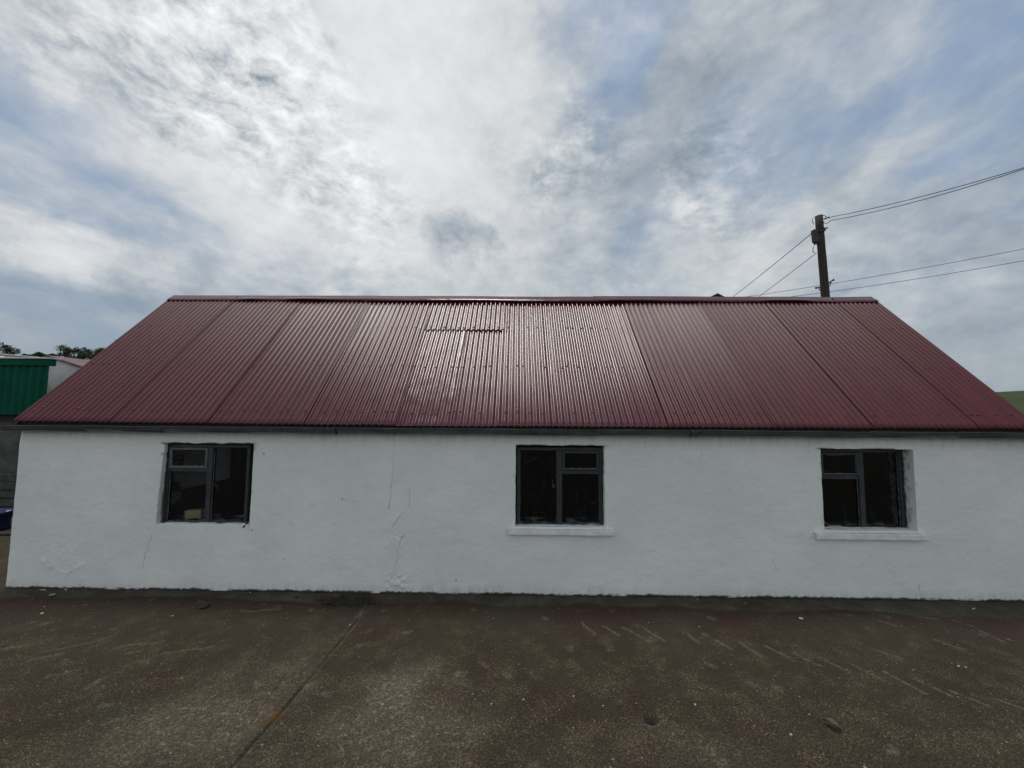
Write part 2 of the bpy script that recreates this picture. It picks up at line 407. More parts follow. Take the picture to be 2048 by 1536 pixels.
    lum = add(.455, k(glow, .36), sunward, k(rear, .28), over, k(blob(150, 330, 0, 24, Dk), .04), k(blob(1500, 560, 0, 15, Dk), .09), k(g.m('SUBTRACT', fine, .5), .48), k(g.m('SUBTRACT', band, .5), .30), k(g.m('SUBTRACT', big, .5), .20),
              k(g.m('MULTIPLY', g.m('SUBTRACT', fine2, .5), mack), .75),
              k(blob(890, 472, 0, 4.5, Dm), -.16), k(blob(930, 478, 0, 4.5, Dm), -.12), k(blob(40, 488, 0, 5, Dm), .15), k(blob(150, 520, 0, 4.5, Dm), .15), k(blob(260, 548, 0, 4, Dm), .10), k(blob(1880, 640, 0, 7, Dm), .10), k(blob(1750, 600, 0, 5, Dm), .07), k(blob(955, 490, 0, 4, Dm), -.08), k(blob(1300, 310, 0, 11), -.10), k(blob(1120, 420, 0, 10), -.08), k(blob(240, 572, 0, 3.4, Dm), -.13), k(blob(1335, 425, 0, 4, Dk), .12), k(blob(1460, 350, 0, 4, Dk), .10), k(blob(1900, 300, 0, 9, Dm), .05),
              k(blob(1930, 700, 0, 14, Dk), -.05), k(blob(60, 620, 0, 22, Dk), -.05), k(blob(1260, 95, 0, 3.6, Dk), .14), k(blob(1400, 380, 0, 5, Dk), .10))
    lum = add(lum, k(g.m('MULTIPLY', puff, g.ramp(mack, .2, 1.0, .10, 1)), .22))
    lum = g.m('MAXIMUM', lum, .12)
    hi = g.m('MAXIMUM', g.m('SUBTRACT', lum, .70), 0.0); lum = g.m('SUBTRACT', lum, g.m('MULTIPLY', hi, g.m('SUBTRACT', .30, g.m('MINIMUM', sunward, .30))))
    grey = g.mix(g.ramp(lum, .30, .80), (.83, .955, 1.075), (.985, 1.0, 1.005))
    grey = g.mix(rear, grey, (.95, 1.0, 1.015))
    cloud = g.mix(1.0, grey, g.comb(lum, lum, lum), 'MULTIPLY')
    cloud = g.mix(1.0, cloud, (10, 10, 10), 'MULTIPLY')
    blue = g.mix(.75, sky.outputs[0], (2.3, 3.5, 5.4))
    col = g.mix(cov, blue, cloud)
    # thick grey air low down
    col = g.mix(g.ramp(z, .0, .30, .55, 0), col, (3.2, 3.75, 4.15))
    bg = g.n('ShaderNodeBackground'); g.put(bg.inputs[0], col); g.put(bg.inputs[1], .1)
    o = g.n('ShaderNodeOutputWorld'); t.links.new(bg.outputs[0], o.inputs[0])
    w.cycles.sampling_method = 'MANUAL'; w.cycles.sample_map_resolution = 512
build_world()

# ------------------------------------------------------------------ ground, hills
def build_ground():
    bm = bmesh.new(); R = 5000
    vs = [bm.verts.new((R * math.cos(a), R * math.sin(a), -.06)) for a in np.linspace(0, 2 * PI, 49)[:-1]]
    bm.faces.new(vs)
    tag(from_bm('ground', bm, M['field']), kind='structure')
    # hills: polar sheet rising behind the farm
    az = np.radians(np.linspace(-85, 85, 171)); rr = np.array([45, 60, 80, 100, 120, 140, 170, 220, 300, 420, 600, 900.])
    A, Rr = np.meshgrid(az, rr)
    left = sstep(math.radians(-20), math.radians(-45), A); right = sstep(math.radians(25), math.radians(60), A)
    h = left * 12.6 * sstep(45, 135, Rr) * (1 - .0 * Rr) + right * (15 + 6 * sstep(.9, 1.2, A)) * sstep(90, 420, Rr) + 5 * sstep(100, 400, Rr)
    h = h + 1.2 * fbm(A * 20, Rr * .02, 1.0, 3, 77) * sstep(60, 140, Rr)
    h = h - 14 * sstep(430, 900, Rr)
    co = np.stack([Rr * np.sin(A), Rr * np.cos(A) + CAM_Y, h - .5], -1).reshape(-1, 3)
    o = from_np('hills', co, grid_quads(len(az), len(rr)), M['field'])
    tag(o, kind='structure')
build_ground()

def dense(a, b, step, lo, hi, coarse):
    """1D nodes: step apart between a and b, coarse outside out to lo and hi"""
    n = int(round((b - a) / step)); mid = np.linspace(a, b, n + 1)
    left = np.linspace(lo, a, max(2, int((a - lo) / coarse)))[:-1]; right = np.linspace(b, hi, max(2, int((hi - b) / coarse)))[1:]
    return np.concatenate([left, mid, right])

def gpts(*px): return [tuple(at_z(*p))[:2] for p in px]

def build_yard():
    xs = dense(-6.6, 6.6, .012, -34, 30, .8); ys = dense(-3.6, .02, .009, -40, 26, .8)
    X, Y = np.meshgrid(xs, ys)
    d = -Y                                              # distance out from the wall
    inside = (X > -6.05) & (X < 6.4)
    z = .006 * fbm(X, Y, 1.6, 4, 31) + .0035 * fbm(X, Y, 9, 3, 41)
    edge = .21 + .12 * fbm(X, 0 * X, 1.1, 4, 51) + .04 * sstep(2.2, 4.0, X)
    strip = sstep(0, .04, edge - d) * inside * (d > -.1)
    z += .030 * sstep(edge, 0, np.maximum(d, 0)) * inside
    red = sstep(edge - .03, edge + .04, d + .04 * fbm(X, Y, 6, 3, 61)) * sstep(edge + .75, edge + .05, d + .35 * fbm(X, Y, 1.4, 4, 63)) * inside
    red *= .35 + .65 * sstep(-.25, .25, fbm(X, Y, .8, 3, 66)) + .0
    line = np.exp(-((d - edge - .02 - .03 * fbm(X, 0 * X, 2, 3, 67)) / .03) ** 2) * sstep(-.2, .3, fbm(X, 0 * X, .9, 3, 69)) * inside
    red = np.clip(red + .75 * line, 0, 1)
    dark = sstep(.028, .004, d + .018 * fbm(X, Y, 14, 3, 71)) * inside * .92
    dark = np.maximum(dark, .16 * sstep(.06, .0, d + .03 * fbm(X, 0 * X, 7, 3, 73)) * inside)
    pale = np.zeros_like(X)
    def patch(px, py, sx, sy, amp, rag=.5):
        c = at_z(px, py); e = ((X - c.x) / sx) ** 2 + ((Y - c.y) / sy) ** 2
        return amp * sstep(1.1, .05, np.sqrt(e) + rag * fbm(X, Y, 3.2, 5, 81))
    for a in ((790, 1385, .45, .50, .95), (800, 1450, .85, .65, .65), (420, 1440, .85, .6, .65), (560, 1370, .5, .5, .45), (640, 1290, .4, .25, .20), (300, 1490, .7, .3, .3), (1350, 1500, .9, .3, .2)):
        pale = np.maximum(pale, patch(*a))
    for a in ((287, 1488, .055, .04, .9, .25), (382, 1415, .05, .04, .5, .3), (850, 1420, .07, .04, .55, .3), (228, 1258, .05, .05, .45, .2), (1160, 1535, .06, .03, .5, .3)):
        pale = np.maximum(pale, patch(*a))
    # joint in the slab
    j, side = seg_dist(X + .006 * fbm(X, Y, 12, 3, 91), Y, gpts((742, 1206), (640, 1330), (560, 1425), (455, 1540), (400, 1610)))
    groove = np.exp(-(j / .011) ** 2)
    z -= .012 * groove - .004 * np.exp(-((j - .03) / .02) ** 2)
    dark = np.maximum(dark, .92 * sstep(.018, .004, j) * (.55 + .45 * sstep(-.3, .2, fbm(X, Y, 5, 3, 92))))
    pale = np.maximum(pale,   .38 * sstep(.05, .015, j + .02 * fbm(X, Y, 16, 3, 93)))
    j2, _ = seg_dist(X, Y, gpts((572, 1348), (540, 1390), (512, 1428)))
    dark = np.maximum(dark, .55 * sstep(.008, .002, j2)); z -= .006 * np.exp(-(j2 / .006) ** 2)
    j3, _ = seg_dist(X + .02 * fbm(X, Y, 5, 3, 94), Y, gpts((822, 1480), (800, 1512), (780, 1545)))
    pale = np.maximum(pale, .4 * sstep(.03, .005, j3))
    c = at_z(548, 1432); e = np.hypot((X - c.x) / .05, (Y - c.y) / .085)
    moss = sstep(1.15, .35, e + .35 * fbm(X, Y, 12, 3, 95)) * sstep(.055, .01, j) * .85
    moss = np.maximum(moss, .35 * sstep(.02, .0, j) * sstep(0, .4, fbm(X, Y, 4, 3, 97)))
    # tyre-lug scratches
    scr = np.zeros_like(X)
    for s in (((1165, 1245), (1190, 1268)), ((1205, 1250), (1236, 1270)), ((1245, 1255), (1285, 1276)), ((1290, 1258), (1330, 1283)), ((1378, 1270), (1400, 1286)), ((1428, 1278), (1466, 1300)), ((1480, 1285), (1524, 1312)), ((1532, 1292), (1590, 1322)),
              ((1585, 1304), (1640, 1332)), ((1642, 1316), (1700, 1344)), ((1704, 1330), (1768, 1362)), ((1770, 1346), (1850, 1388)), ((1840, 1362), (1905, 1396)), ((1905, 1385), (1980, 1412)), ((1990, 1398), (2050, 1420)),
              ((1755, 1242), (1790, 1252)), ((1840, 1232), (1875, 1238)), ((1905, 1240), (1950, 1254)), ((1960, 1262), (2010, 1284)), ((1750, 1300), (1800, 1316)), ((1870, 1280), (1930, 1300))):
        q, _ = seg_dist(X + .02 * fbm(X, Y, 7, 3, 99), Y + .015 * fbm(X, Y, 9, 3, 100), gpts(*s)); scr = np.maximum(scr, .85 * sstep(.022, .002, q))
    for s in (((80, 1305), (200, 1282)), ((60, 1320), (130, 1305)), ((230, 1295), (330, 1282)), ((0, 1300), (60, 1290)), ((330, 1305), (420, 1292)), ((255, 1306), (285, 1300)), ((480, 1222), (560, 1218)), ((180, 1372), (215, 1352)), ((120, 1350), (145, 1342)), ((210, 1445), (260, 1430))):
        q, _ = seg_dist(X + .04 * fbm(X, Y, 5, 3, 101), Y + .03 * fbm(X, Y, 6, 3, 103), gpts(*s)); scr = np.maximum(scr, .55 * sstep(.03, .0, q))
    # broken hole
    c = at_z(1300, 1440); e = np.hypot((X - c.x) / .065, (Y - c.y) / .042) + .35 * fbm(X, Y, 20, 3, 105)
    hole = sstep(1.0, .5, e); z -= .030 * hole; dark = np.maximum(dark, .9 * sstep(.8, .3, e))
    pale = np.maximum(pale, .8 * sstep(1.5, 1.05, e) * sstep(.85, 1.1, e) * (Y < c.y))
    # damp dark corner by the wall where moss gathers
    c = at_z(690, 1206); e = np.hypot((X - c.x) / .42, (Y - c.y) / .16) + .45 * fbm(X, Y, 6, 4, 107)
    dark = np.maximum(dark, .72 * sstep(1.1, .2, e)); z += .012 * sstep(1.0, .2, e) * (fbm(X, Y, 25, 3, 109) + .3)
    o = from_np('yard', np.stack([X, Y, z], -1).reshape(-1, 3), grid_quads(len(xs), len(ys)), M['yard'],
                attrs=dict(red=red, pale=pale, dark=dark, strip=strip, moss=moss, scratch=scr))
    tag(o, kind='structure')
build_yard()

# ------------------------------------------------------------------ the white shed
EAVE_Y, EAVE_Z = -.060, 1.957
e0 = at_y(27, 848, EAVE_Y)
RX = 6.04
dr = ray(347, 597); RIDGE_Y = CAM_Y + dr.y * (RX / -dr.x)
RIDGE_Z = (CAM + dr * (RX / -dr.x)).z
BACK_Y = 2 * RIDGE_Y - EAVE_Y
T = Vector((0, RIDGE_Y - EAVE_Y, RIDGE_Z - EAVE_Z)); SLOPE = T.length; TN = T.normalized(); NN = Vector((0, -TN.z, TN.y))
print('ridge', RIDGE_Y, RIDGE_Z, 'slope', SLOPE, math.degrees(math.atan2(T.z, T.y)))
WX0, WX1, WT = -6.025, 6.03, .30
WALL_TOP = EAVE_Z - .045

shed = empty('farm_shed', (0, 0, 0), 'long low white rendered shed with a corrugated maroon roof and three dark windows', 'shed')

WIN = []
for px_o, rec in (((334, 887, 504, 1049), .05), ((1031, 891, 1209, 1054), .075), ((1644, 898, 1830, 1062), .115)):
    a = at_y(px_o[0], (px_o[1] + px_o[3]) / 2, 0); b = at_y(px_o[2], (px_o[1] + px_o[3]) / 2, 0)
    t = at_y((px_o[0] + px_o[2]) / 2, px_o[1], 0); bt = at_y((px_o[0] + px_o[2]) / 2, px_o[3], 0)
    WIN.append(dict(x0=a.x, x1=b.x, z0=bt.z, z1=t.z, rec=rec))
WIN[0]['x0'] = at_y(324, 968, 0).x

def build_front_wall():
    step = .0085
    cut_x = sorted([WX0, WX1] + [w[k] for w in WIN for k in ('x0', 'x1')])
    xs = np.concatenate([np.linspace(a, b, max(2, int((b - a) / step)) + 1)[:-1] for a, b in zip(cut_x, cut_x[1:])] + [[WX1]])
    zc = [-.03] + sorted({WIN[0]['z0'], WIN[0]['z1'], WIN[1]['z0'], WIN[1]['z1'], WIN[2]['z0'], WIN[2]['z1']}) + [WALL_TOP]
    zs = np.concatenate([np.linspace(a, b, max(1, int((b - a) / step)) + 1)[:-1] for a, b in zip(zc, zc[1:])] + [[WALL_TOP]])
    X, Z = np.meshgrid(xs, zs); nx, nz = len(xs), len(zs)
    relief = .0075 * fbm(X, Z, 1.3, 3, 201) + .0032 * fbm(X, Z * 1.5, 7, 4, 205) + .0013 * fbm(X, Z * 1.6, 38, 3, 211)
    dirt = np.zeros_like(X); edge_tone = np.zeros_like(X)
    def W(*px): return [(at_y(*p, 0).x, at_y(*p, 0).z) for p in px]
    jx = .006 * fbm(X, Z, 14, 3, 221); jz = .006 * fbm(X, Z, 14, 3, 225)
    def crack(pts, depth, lip, width=.006, dirty=.3, lipw=.03):
        nonlocal relief, dirt
        d, s = seg_dist(X + jx, Z + jz, W(*pts))
        br = np.clip(.75 + .9 * fbm(X, Z, 10, 3, 229), .2, 1.2)
        relief = relief - 1.8 * depth * br * np.exp(-(d / width) ** 2) + 1.7 * lip * br * (s > 0) * np.exp(-d / lipw)
        dirt = np.maximum(dirt, 1.15 * dirty * br * sstep(width * 1.1, width * .2, d))
    crack([(788, 872), (787, 930), (785, 955), (781, 1000), (778, 1020)], .006, .0015, dirty=.30)
    crack([(788, 945), (800, 955), (812, 968), (820, 980), (819, 1010), (812, 1022), (798, 1035), (788, 1050)], .004, .005, dirty=.22, lipw=.05)
    crack([(785, 1075), (793, 1066), (808, 1070), (800, 1085), (799, 1092), (807, 1104)], .004, .010, dirty=.15, lipw=.03)
    crack([(780, 1088), (790, 1092), (797, 1105), (795, 1120), (790, 1135)], .003, .004, dirty=.15)
    crack([(778, 1155), (785, 1143), (800, 1148), (808, 1140)], .004, .010, dirty=.18, lipw=.02)
    crack([(779, 1170), (790, 1165), (806, 1168)], .003, .010, dirty=.15, lipw=.02)
    crack([(95, 1120), (110, 1135), (135, 1143), (158, 1130)], .003, .011, dirty=.10, lipw=.045, width=.010)
    crack([(318, 1050), (308, 1062), (298, 1085), (290, 1110), (287, 1135)], .003, .002, dirty=.30, width=.005)
    crack([(1850, 1070), (1885, 1072), (1925, 1072)], .002, .001, dirty=.16, width=.004)
    crack([(1836, 930), (1850, 920), (1862, 915)], .002, .001, dirty=.14, width=.004)
    crack([(1542, 1115), (1550, 1132), (1556, 1145)], .003, .001, dirty=.35, width=.004)
    crack([(1400, 900), (1404, 912)], .002, 0, dirty=.5, width=.004)
    crack([(1838, 1170), (1842, 1198)], .003, 0, dirty=.4, width=.005)
    crack([(42, 953), (58, 953)], .003, .002, dirty=.25, width=.005)
    # ragged, blistered plaster low on the joint, and the bulge at the left
    for px, py, r, a in ((795, 1165, .12, .012), (800, 1075, .09, .006), (130, 1110, .19, .012), (690, 1000, .05, .004), (912, 1160, .02, .004), (860, 915, .05, .003)):
        c = at_y(px, py, 0); e = np.hypot(X - c.x, Z - c.z)
        relief += a * np.exp(-(e / r) ** 2) * (.5 + (1.5 if r < .15 else .5) * fbm(X, Z, 22, 3, 241))
    for px, py, r in ((568, 1119, .008), (382, 897, .010), (422, 1092, .007), (912, 1161, .012), (1290, 895, .008), (528, 908, .014), (505, 1060, .012), (685, 998, .012)):
        c = at_y(px, py, 0); e = np.hypot(X - c.x, (Z - c.z) * .7)
        dirt = np.maximum(dirt, .75 * sstep(r, r * .3, e)); relief -= .004 * sstep(r, r * .3, e)
    # dirt line at the foot, streaked darker bands at foot and top
    bot = Z + .012 * fbm(X, Z, 9, 4, 251)
    dirt = np.maximum(dirt, .96 * sstep(.052, .040, bot + .012 * fbm(X, Z, 30, 3, 253)) * sstep(-.6, -.2, fbm(X, 0 * X, 4, 4, 255)))
    edge_tone = np.maximum(edge_tone, .55 * sstep(.16, .02, Z + .05 * fbm(X, Z, 3, 3, 259)))
    edge_tone = np.maximum(edge_tone, .42 * sstep(.20, .02, WALL_TOP - Z + .05 * fbm(X, Z, 2, 3, 261)))  # darker towards the wall top
    # openings: uneven, hand-plastered edges
    dx = np.zeros_like(X); dz = np.zeros_like(X)
    for n, w in enumerate(WIN):
        for e in ('x0', 'x1'):
            f = np.exp(-(np.abs(X - w[e]) / .035) ** 2) * sstep(w['z0'] - .08, w['z0'], Z) * sstep(w['z1'] + .08, w['z1'], Z)
            dx += f * (.012 if n == 0 and e == 'x0' else .005) * fbm(X * 0 + n, Z, 9, 4, 271 + n)
            if n == 0 and e == 'x0': dx -= f * .035 * sstep(w['z1'], w['z0'], Z)
            dirt = np.maximum(dirt, .5 * f * sstep(.25, .5, fbm(X, Z, 18, 3, 281 + n)) * (.8 if n == 0 else .35))
        for e in ('z0', 'z1'):
            f = np.exp(-(np.abs(Z - w[e]) / .03) ** 2) * sstep(w['x0'] - .08, w['x0'], X) * sstep(w['x1'] + .08, w['x1'], X)
            dz += f * (.009 if n == 0 else .0045) * fbm(X, X * 0 + n, 9, 4, 291 + n)
            if e == 'z1': dirt = np.maximum(dirt, .8 * sstep(.018, .004, np.abs(Z - w[e])) * f * sstep(-.3, .1, fbm(X, 0 * X, 6, 3, 295 + n)))
    # the left arris wanders
    f = sstep(WX0 + .10, WX0, X)
    dx += f * (.016 * fbm(X * 0, Z, 3.2, 4, 301) - .006)
    relief *= sstep(0, .03, X - WX0) * .8 + .2
    Xd, Zd = X + dx, Z + dz
    Yd = -relief - .004
    co = np.stack([Xd, Yd, Zd], -1).reshape(-1, 3)
    q = grid_quads(nx, nz)
    cx = .5 * (xs[:-1] + xs[1:]); cz = .5 * (zs[:-1] + zs[1:]); CX, CZ = np.meshgrid(cx, cz)
    keep = np.ones(CX.shape, bool)
    for w in WIN: keep &= ~((CX > w['x0']) & (CX < w['x1']) & (CZ > w['z0']) & (CZ < w['z1']))
    q = q[keep.ravel()]
    extra_co, extra_q, base = [], [], len(co)
    d_ex, g_ex = [], []
    depth = [.004, .02, .04, .06, .085, .11, .14, .20, WT]
    def reveal(idx, flip, off=None):
        nonlocal base
        n = len(idx); P0 = co[idx]; rows = []
        for k, dd in enumerate(depth):
            p = P0.copy(); p[:, 1] = dd
            if k == 0: p[:, 1] = P0[:, 1] + .008
            if off is not None: p += np.outer(np.full(n, dd), off)
            p[:, 0] += .003 * fbm(p[:, 2], p[:, 1] * 3 + k, 12, 3, 311) * (k > 0); p[:, 2] += .003 * fbm(p[:, 0], p[:, 1] * 3 + k, 12, 3, 313) * (k > 0)
            rows.append(p)
        ids = [np.asarray(idx)] + [base + np.arange(n) + k * n for k in range(len(depth))]
        extra_co.append(np.concatenate(rows)); base += n * len(depth)
        d_ex.append(np.concatenate([np.full(n, .05 + .5 * (dd > .045) + 1.2 * (dd > .12)) * np.clip(.5 + 1.4 * fbm(P0[:, 0] + P0[:, 2], P0[:, 2] + dd * 5, 11, 3, 317), 0, 1) for dd in depth])); g_ex.append(np.zeros(n * len(depth)))  # darkens with depth into the opening, inner part meant as unpainted
        for a, b in zip(ids, ids[1:]):
            qq = np.stack([a[:-1], a[1:], b[1:], b[:-1]], 1); extra_q.append(qq[:, ::-1] if flip else qq)
    ix = lambda v: int(np.argmin(np.abs(xs - v))); iz = lambda v: int(np.argmin(np.abs(zs - v)))
    for w in WIN:
        i0, i1, j0, j1 = ix(w['x0']), ix(w['x1']), iz(w['z0']), iz(w['z1'])
        col = lambda i: np.arange(j0, j1 + 1) * nx + i; row = lambda j: j * nx + np.arange(i0, i1 + 1)
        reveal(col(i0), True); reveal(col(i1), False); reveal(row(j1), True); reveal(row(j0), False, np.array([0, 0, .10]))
    # returns at both ends
    for i, fl in ((0, False), (nx - 1, True)):
        idx = np.arange(nz) * nx + i
        reveal(idx, fl)
    co2 = np.concatenate([co] + extra_co); q2 = np.concatenate([q] + extra_q)
    o = from_np('wall', co2, q2, M['wall'], shed, True, dict(dirt=np.concatenate([dirt.ravel()] + d_ex), edge_tone=np.concatenate([edge_tone.ravel()] + g_ex)))
    o['label'] = 'white painted front wall with cracked plaster and three window openings'
build_front_wall()

def build_shell():
    """gables, back wall, floor and inner lining"""
    zt = lambda y: RIDGE_Z - .05 - abs(y - RIDGE_Y) * (T.z / T.y)
    y0, y1 = WT, BACK_Y - .06
    for x0, x1 in ((WX0 + .004, WX0 + .28), (WX1 - .28, WX1 - .004)):
        bm = bmesh.new()
        prof = [(y0, -.03), (y1 - WT, -.03), (y1 - WT, min(WALL_TOP, zt(y1 - WT))), (RIDGE_Y, zt(RIDGE_Y) - .02), (y0, min(WALL_TOP, zt(y0)) + .0)]
        a = [bm.verts.new((x0, y, z)) for y, z in prof]; b = [bm.verts.new((x1, y, z)) for y, z in prof]
        bm.faces.new(a); bm.faces.new(b[::-1])
        for i in range(5): bm.faces.new((a[i], a[(i + 1) % 5], b[(i + 1) % 5], b[i]))
        from_bm('gable_wall', bm, M['sill'], shed)
    bm = bmesh.new(); bm_box(bm, WX0 + .004, -5.0, y1 - WT, y1, -.03, WALL_TOP); bm_box(bm, -3.7, WX1 - .004, y1 - WT, y1, -.03, WALL_TOP); from_bm('back_wall', bm, M['sill'], shed)  # gap left in the unseen back wall to let daylight onto the inner wall
    # inside: limewash above a dark dado
    bm = bmesh.new(); bm_box(bm, WX0 + .284, WX0 + .30, WT + .01, 3.08, .78, 1.98)
    o = from_bm('inner_wall', bm, M['int_light'], shed); o['label'] = 'limewashed upper inner wall seen through the left window'
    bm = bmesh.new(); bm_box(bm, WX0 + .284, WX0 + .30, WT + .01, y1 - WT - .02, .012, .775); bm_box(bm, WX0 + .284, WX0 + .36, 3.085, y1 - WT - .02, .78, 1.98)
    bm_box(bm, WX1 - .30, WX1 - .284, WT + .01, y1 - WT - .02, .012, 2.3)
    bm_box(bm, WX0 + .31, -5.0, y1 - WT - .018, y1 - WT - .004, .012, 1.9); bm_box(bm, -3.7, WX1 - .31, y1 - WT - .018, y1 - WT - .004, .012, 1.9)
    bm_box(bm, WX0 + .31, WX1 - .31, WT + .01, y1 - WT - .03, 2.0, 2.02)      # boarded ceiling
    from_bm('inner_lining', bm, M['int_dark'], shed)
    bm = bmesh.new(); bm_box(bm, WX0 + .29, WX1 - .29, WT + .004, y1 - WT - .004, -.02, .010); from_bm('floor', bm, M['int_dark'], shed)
    # dark board behind the gutter and wall plate closing the eave
    bm = bmesh.new(); bm_box(bm, -RX + .01, RX - .01, -.030, -.006, WALL_TOP - .012, EAVE_Z + .028, .002)
    bm_box(bm, -RX + .02, RX - .02, .0, WT, WALL_TOP + .002, EAVE_Z + .05)
    from_bm('fascia_board', bm, M['dark_timber'], shed)
    bm = bmesh.new(); bm_box(bm, -2.70, -2.62, WT + .02, y1 - WT - .03, .012, 1.995); from_bm('light_baffle', bm, M['int_dark'], shed)  # unseen cross wall added to keep back-gap daylight from the other windows
    p = at_y(352, 1000, .55)
    bm = bmesh.new(); bm_box(bm, p.x - .035, p.x + .035, .5, .57, .0, 1.99, .004); from_bm('inner_post', bm, M['post'], shed)
build_shell()

def P_roof(x, s, h=0.0):
    """world point on the front slope: s up the slope from the eave, h out along the normal"""
    return Vector((x, EAVE_Y, EAVE_Z)) + TN * s + NN * h

PITCH, AMP = .0762, .0106
SEAMS = [-RX] + [v * 4.56 / 4.5 for v in (-4.85, -3.70, -2.54, -1.47, -.825)] + [.47] + [v * 4.56 / 4.5 for v in (1.796, 3.03, 4.14, 5.30)] + [RX]

_ph = np.linspace(0, 1, 401); _tri = 1 - 4 * np.abs(((_ph + .25) % 1) - .5)      # rolled sheet: arcs of a circle, tangent angle swings evenly
_sl = np.tan(math.radians(40) * -_tri); _hh = np.concatenate([[0], np.cumsum((_sl[1:] + _sl[:-1]) / 2 * np.diff(_ph))]); _hh = (_hh - (_hh.max() + _hh.min()) / 2) / ((_hh.max() - _hh.min()) / 2)
def corr(phase): return np.interp(np.mod(phase, 1.0), _ph, _hh)

def sheet(name, xa, xb, sa, sb, lift, dent=0.0, seed=0, parent=None, front=True, mat=None, ampk=1.0, skew=0.0, curl=.004, dull=0.0):
    n = max(4, int(round((xb - xa) / PITCH * 16))); xs = np.linspace(xa, xb, n + 1)
    ns = 40 if front else 3; ss = np.linspace(sa, sb, ns)
    X, Sg = np.meshgrid(xs, ss)
    ph = 2 * PI * X / PITCH
    wob = 1 + .07 * fbm(np.round(X / PITCH), Sg * .4, .9, 2, 400 + seed)
    h = AMP * ampk * wob * corr(X / PITCH)
    h = h + .0030 * fbm(X, Sg * .6, 1.0, 2, 420 + seed) + .0002 * fbm(X, Sg * .5, 3, 2, 424 + seed)
    inner = (xb - X) if (xa + xb) < 0 else (X - xa)          # the lap nearest the middle springs open a little
    h = h + curl * np.exp(-(inner / .035) ** 2)
    if dent:
        f = fbm(X, Sg, 6, 4, 440 + seed); h = h * (1 - .35 * dent * sstep(-.1, .6, fbm(X, Sg, 1.4, 2, 444))) + dent * .006 * f
    Xs = X + skew * (Sg - sa) + (.004 * fbm(X * 0 + xa, Sg, .7, 2, 450 + seed))
    jag = .004 * fbm(X, X * 0 + seed, 2, 2, 455)
    Sj = Sg + np.where(Sg == sa, jag, 0)
    base = np.array([0, EAVE_Y, EAVE_Z]); tn = np.array(TN); nn = np.array(NN)
    co = base + Sj[..., None] * tn + (h + lift)[..., None] * nn; co[..., 0] = Xs
    if not front: co[..., 1] = 2 * RIDGE_Y - co[..., 1]
    co = co.reshape(-1, 3); q = grid_quads(n + 1, ns)
    # turn the edges down so the sheet shows its thickness
    edge_b = np.arange(n + 1); side = [edge_b, np.arange(ns) * (n + 1) + n, np.arange(ns) * (n + 1)]
    ex, eq, b0 = [], [], len(co)
    for k, idx in enumerate(side):
        p = co[idx] - np.array(NN) * .0045; ex.append(p); a = np.asarray(idx); b = b0 + np.arange(len(idx)); b0 += len(idx)
        qq = np.stack([a[:-1], a[1:], b[1:], b[:-1]], 1); eq.append(qq[:, ::-1] if k != 1 else qq)
    co = np.concatenate([co] + ex); q = np.concatenate([q] + eq)
    scr_co, scr_q = [], []
    if front:   # roofing screws driven through the crowns
        L = len(co)
        for s0 in ROWS:
            if not (sa + .05 < s0 < sb - .03): continue
            k0 = int(math.ceil(xa / PITCH)); 
            for kk in range(k0 + 1, int(xb / PITCH), 2):
                kx = kk + random.choice((0, 0, 0, 1, -1)); 
                if random.random() < .08: continue
                x = kx * PITCH + random.uniform(-.006, .006)
                if not xa + .02 < x < xb - .02: continue
                s = s0 + random.uniform(-.02, .02); c = np.array(P_roof(x + skew * (s - sa), s, AMP * ampk + lift - .001))
                prof = ((.016, -.002), (.015, .003), (.008, .004), (.007, .010), (.0, .0115)); m = 8
                i0 = L
                for rr_, hh in prof[:-1]:
                    for a in range(m):
                        an = 2 * PI * a / m; scr_co.append(c + np.array([1, 0, 0]) * rr_ * math.cos(an) + tn * rr_ * math.sin(an) + nn * hh)
                L += m * 4
                for r_ in range(3):
                    for a in range(m): scr_q.append((i0 + r_ * m + a, i0 + r_ * m + (a + 1) % m, i0 + (r_ + 1) * m + (a + 1) % m, i0 + (r_ + 1) * m + a))
                for a in (0, 2, 4): scr_q.append((i0 + 3 * m, i0 + 3 * m + a + 1, i0 + 3 * m + a + 2, i0 + 3 * m + (a + 3) % m))
    if scr_co: co = np.concatenate([co, np.array(scr_co)]); q = np.concatenate([q, np.array(scr_q)])
    return from_np(name, co, q, mat or M['roof'], parent, True, dict(dull=np.full(len(co), dull)))

def s_of(px, py):
    """slope distance at which a pixel's ray meets the front slope"""
    d = ray(px, py); o = Vector((0, EAVE_Y, EAVE_Z)) - CAM
    t = o.dot(NN) / d.dot(NN); return (CAM + d * t - Vector((0, EAVE_Y, EAVE_Z))).dot(TN)
ROWS = [s_of(1100, 829), s_of(1100, 737), s_of(1100, 659)]
S_LAP = s_of(900, 663)

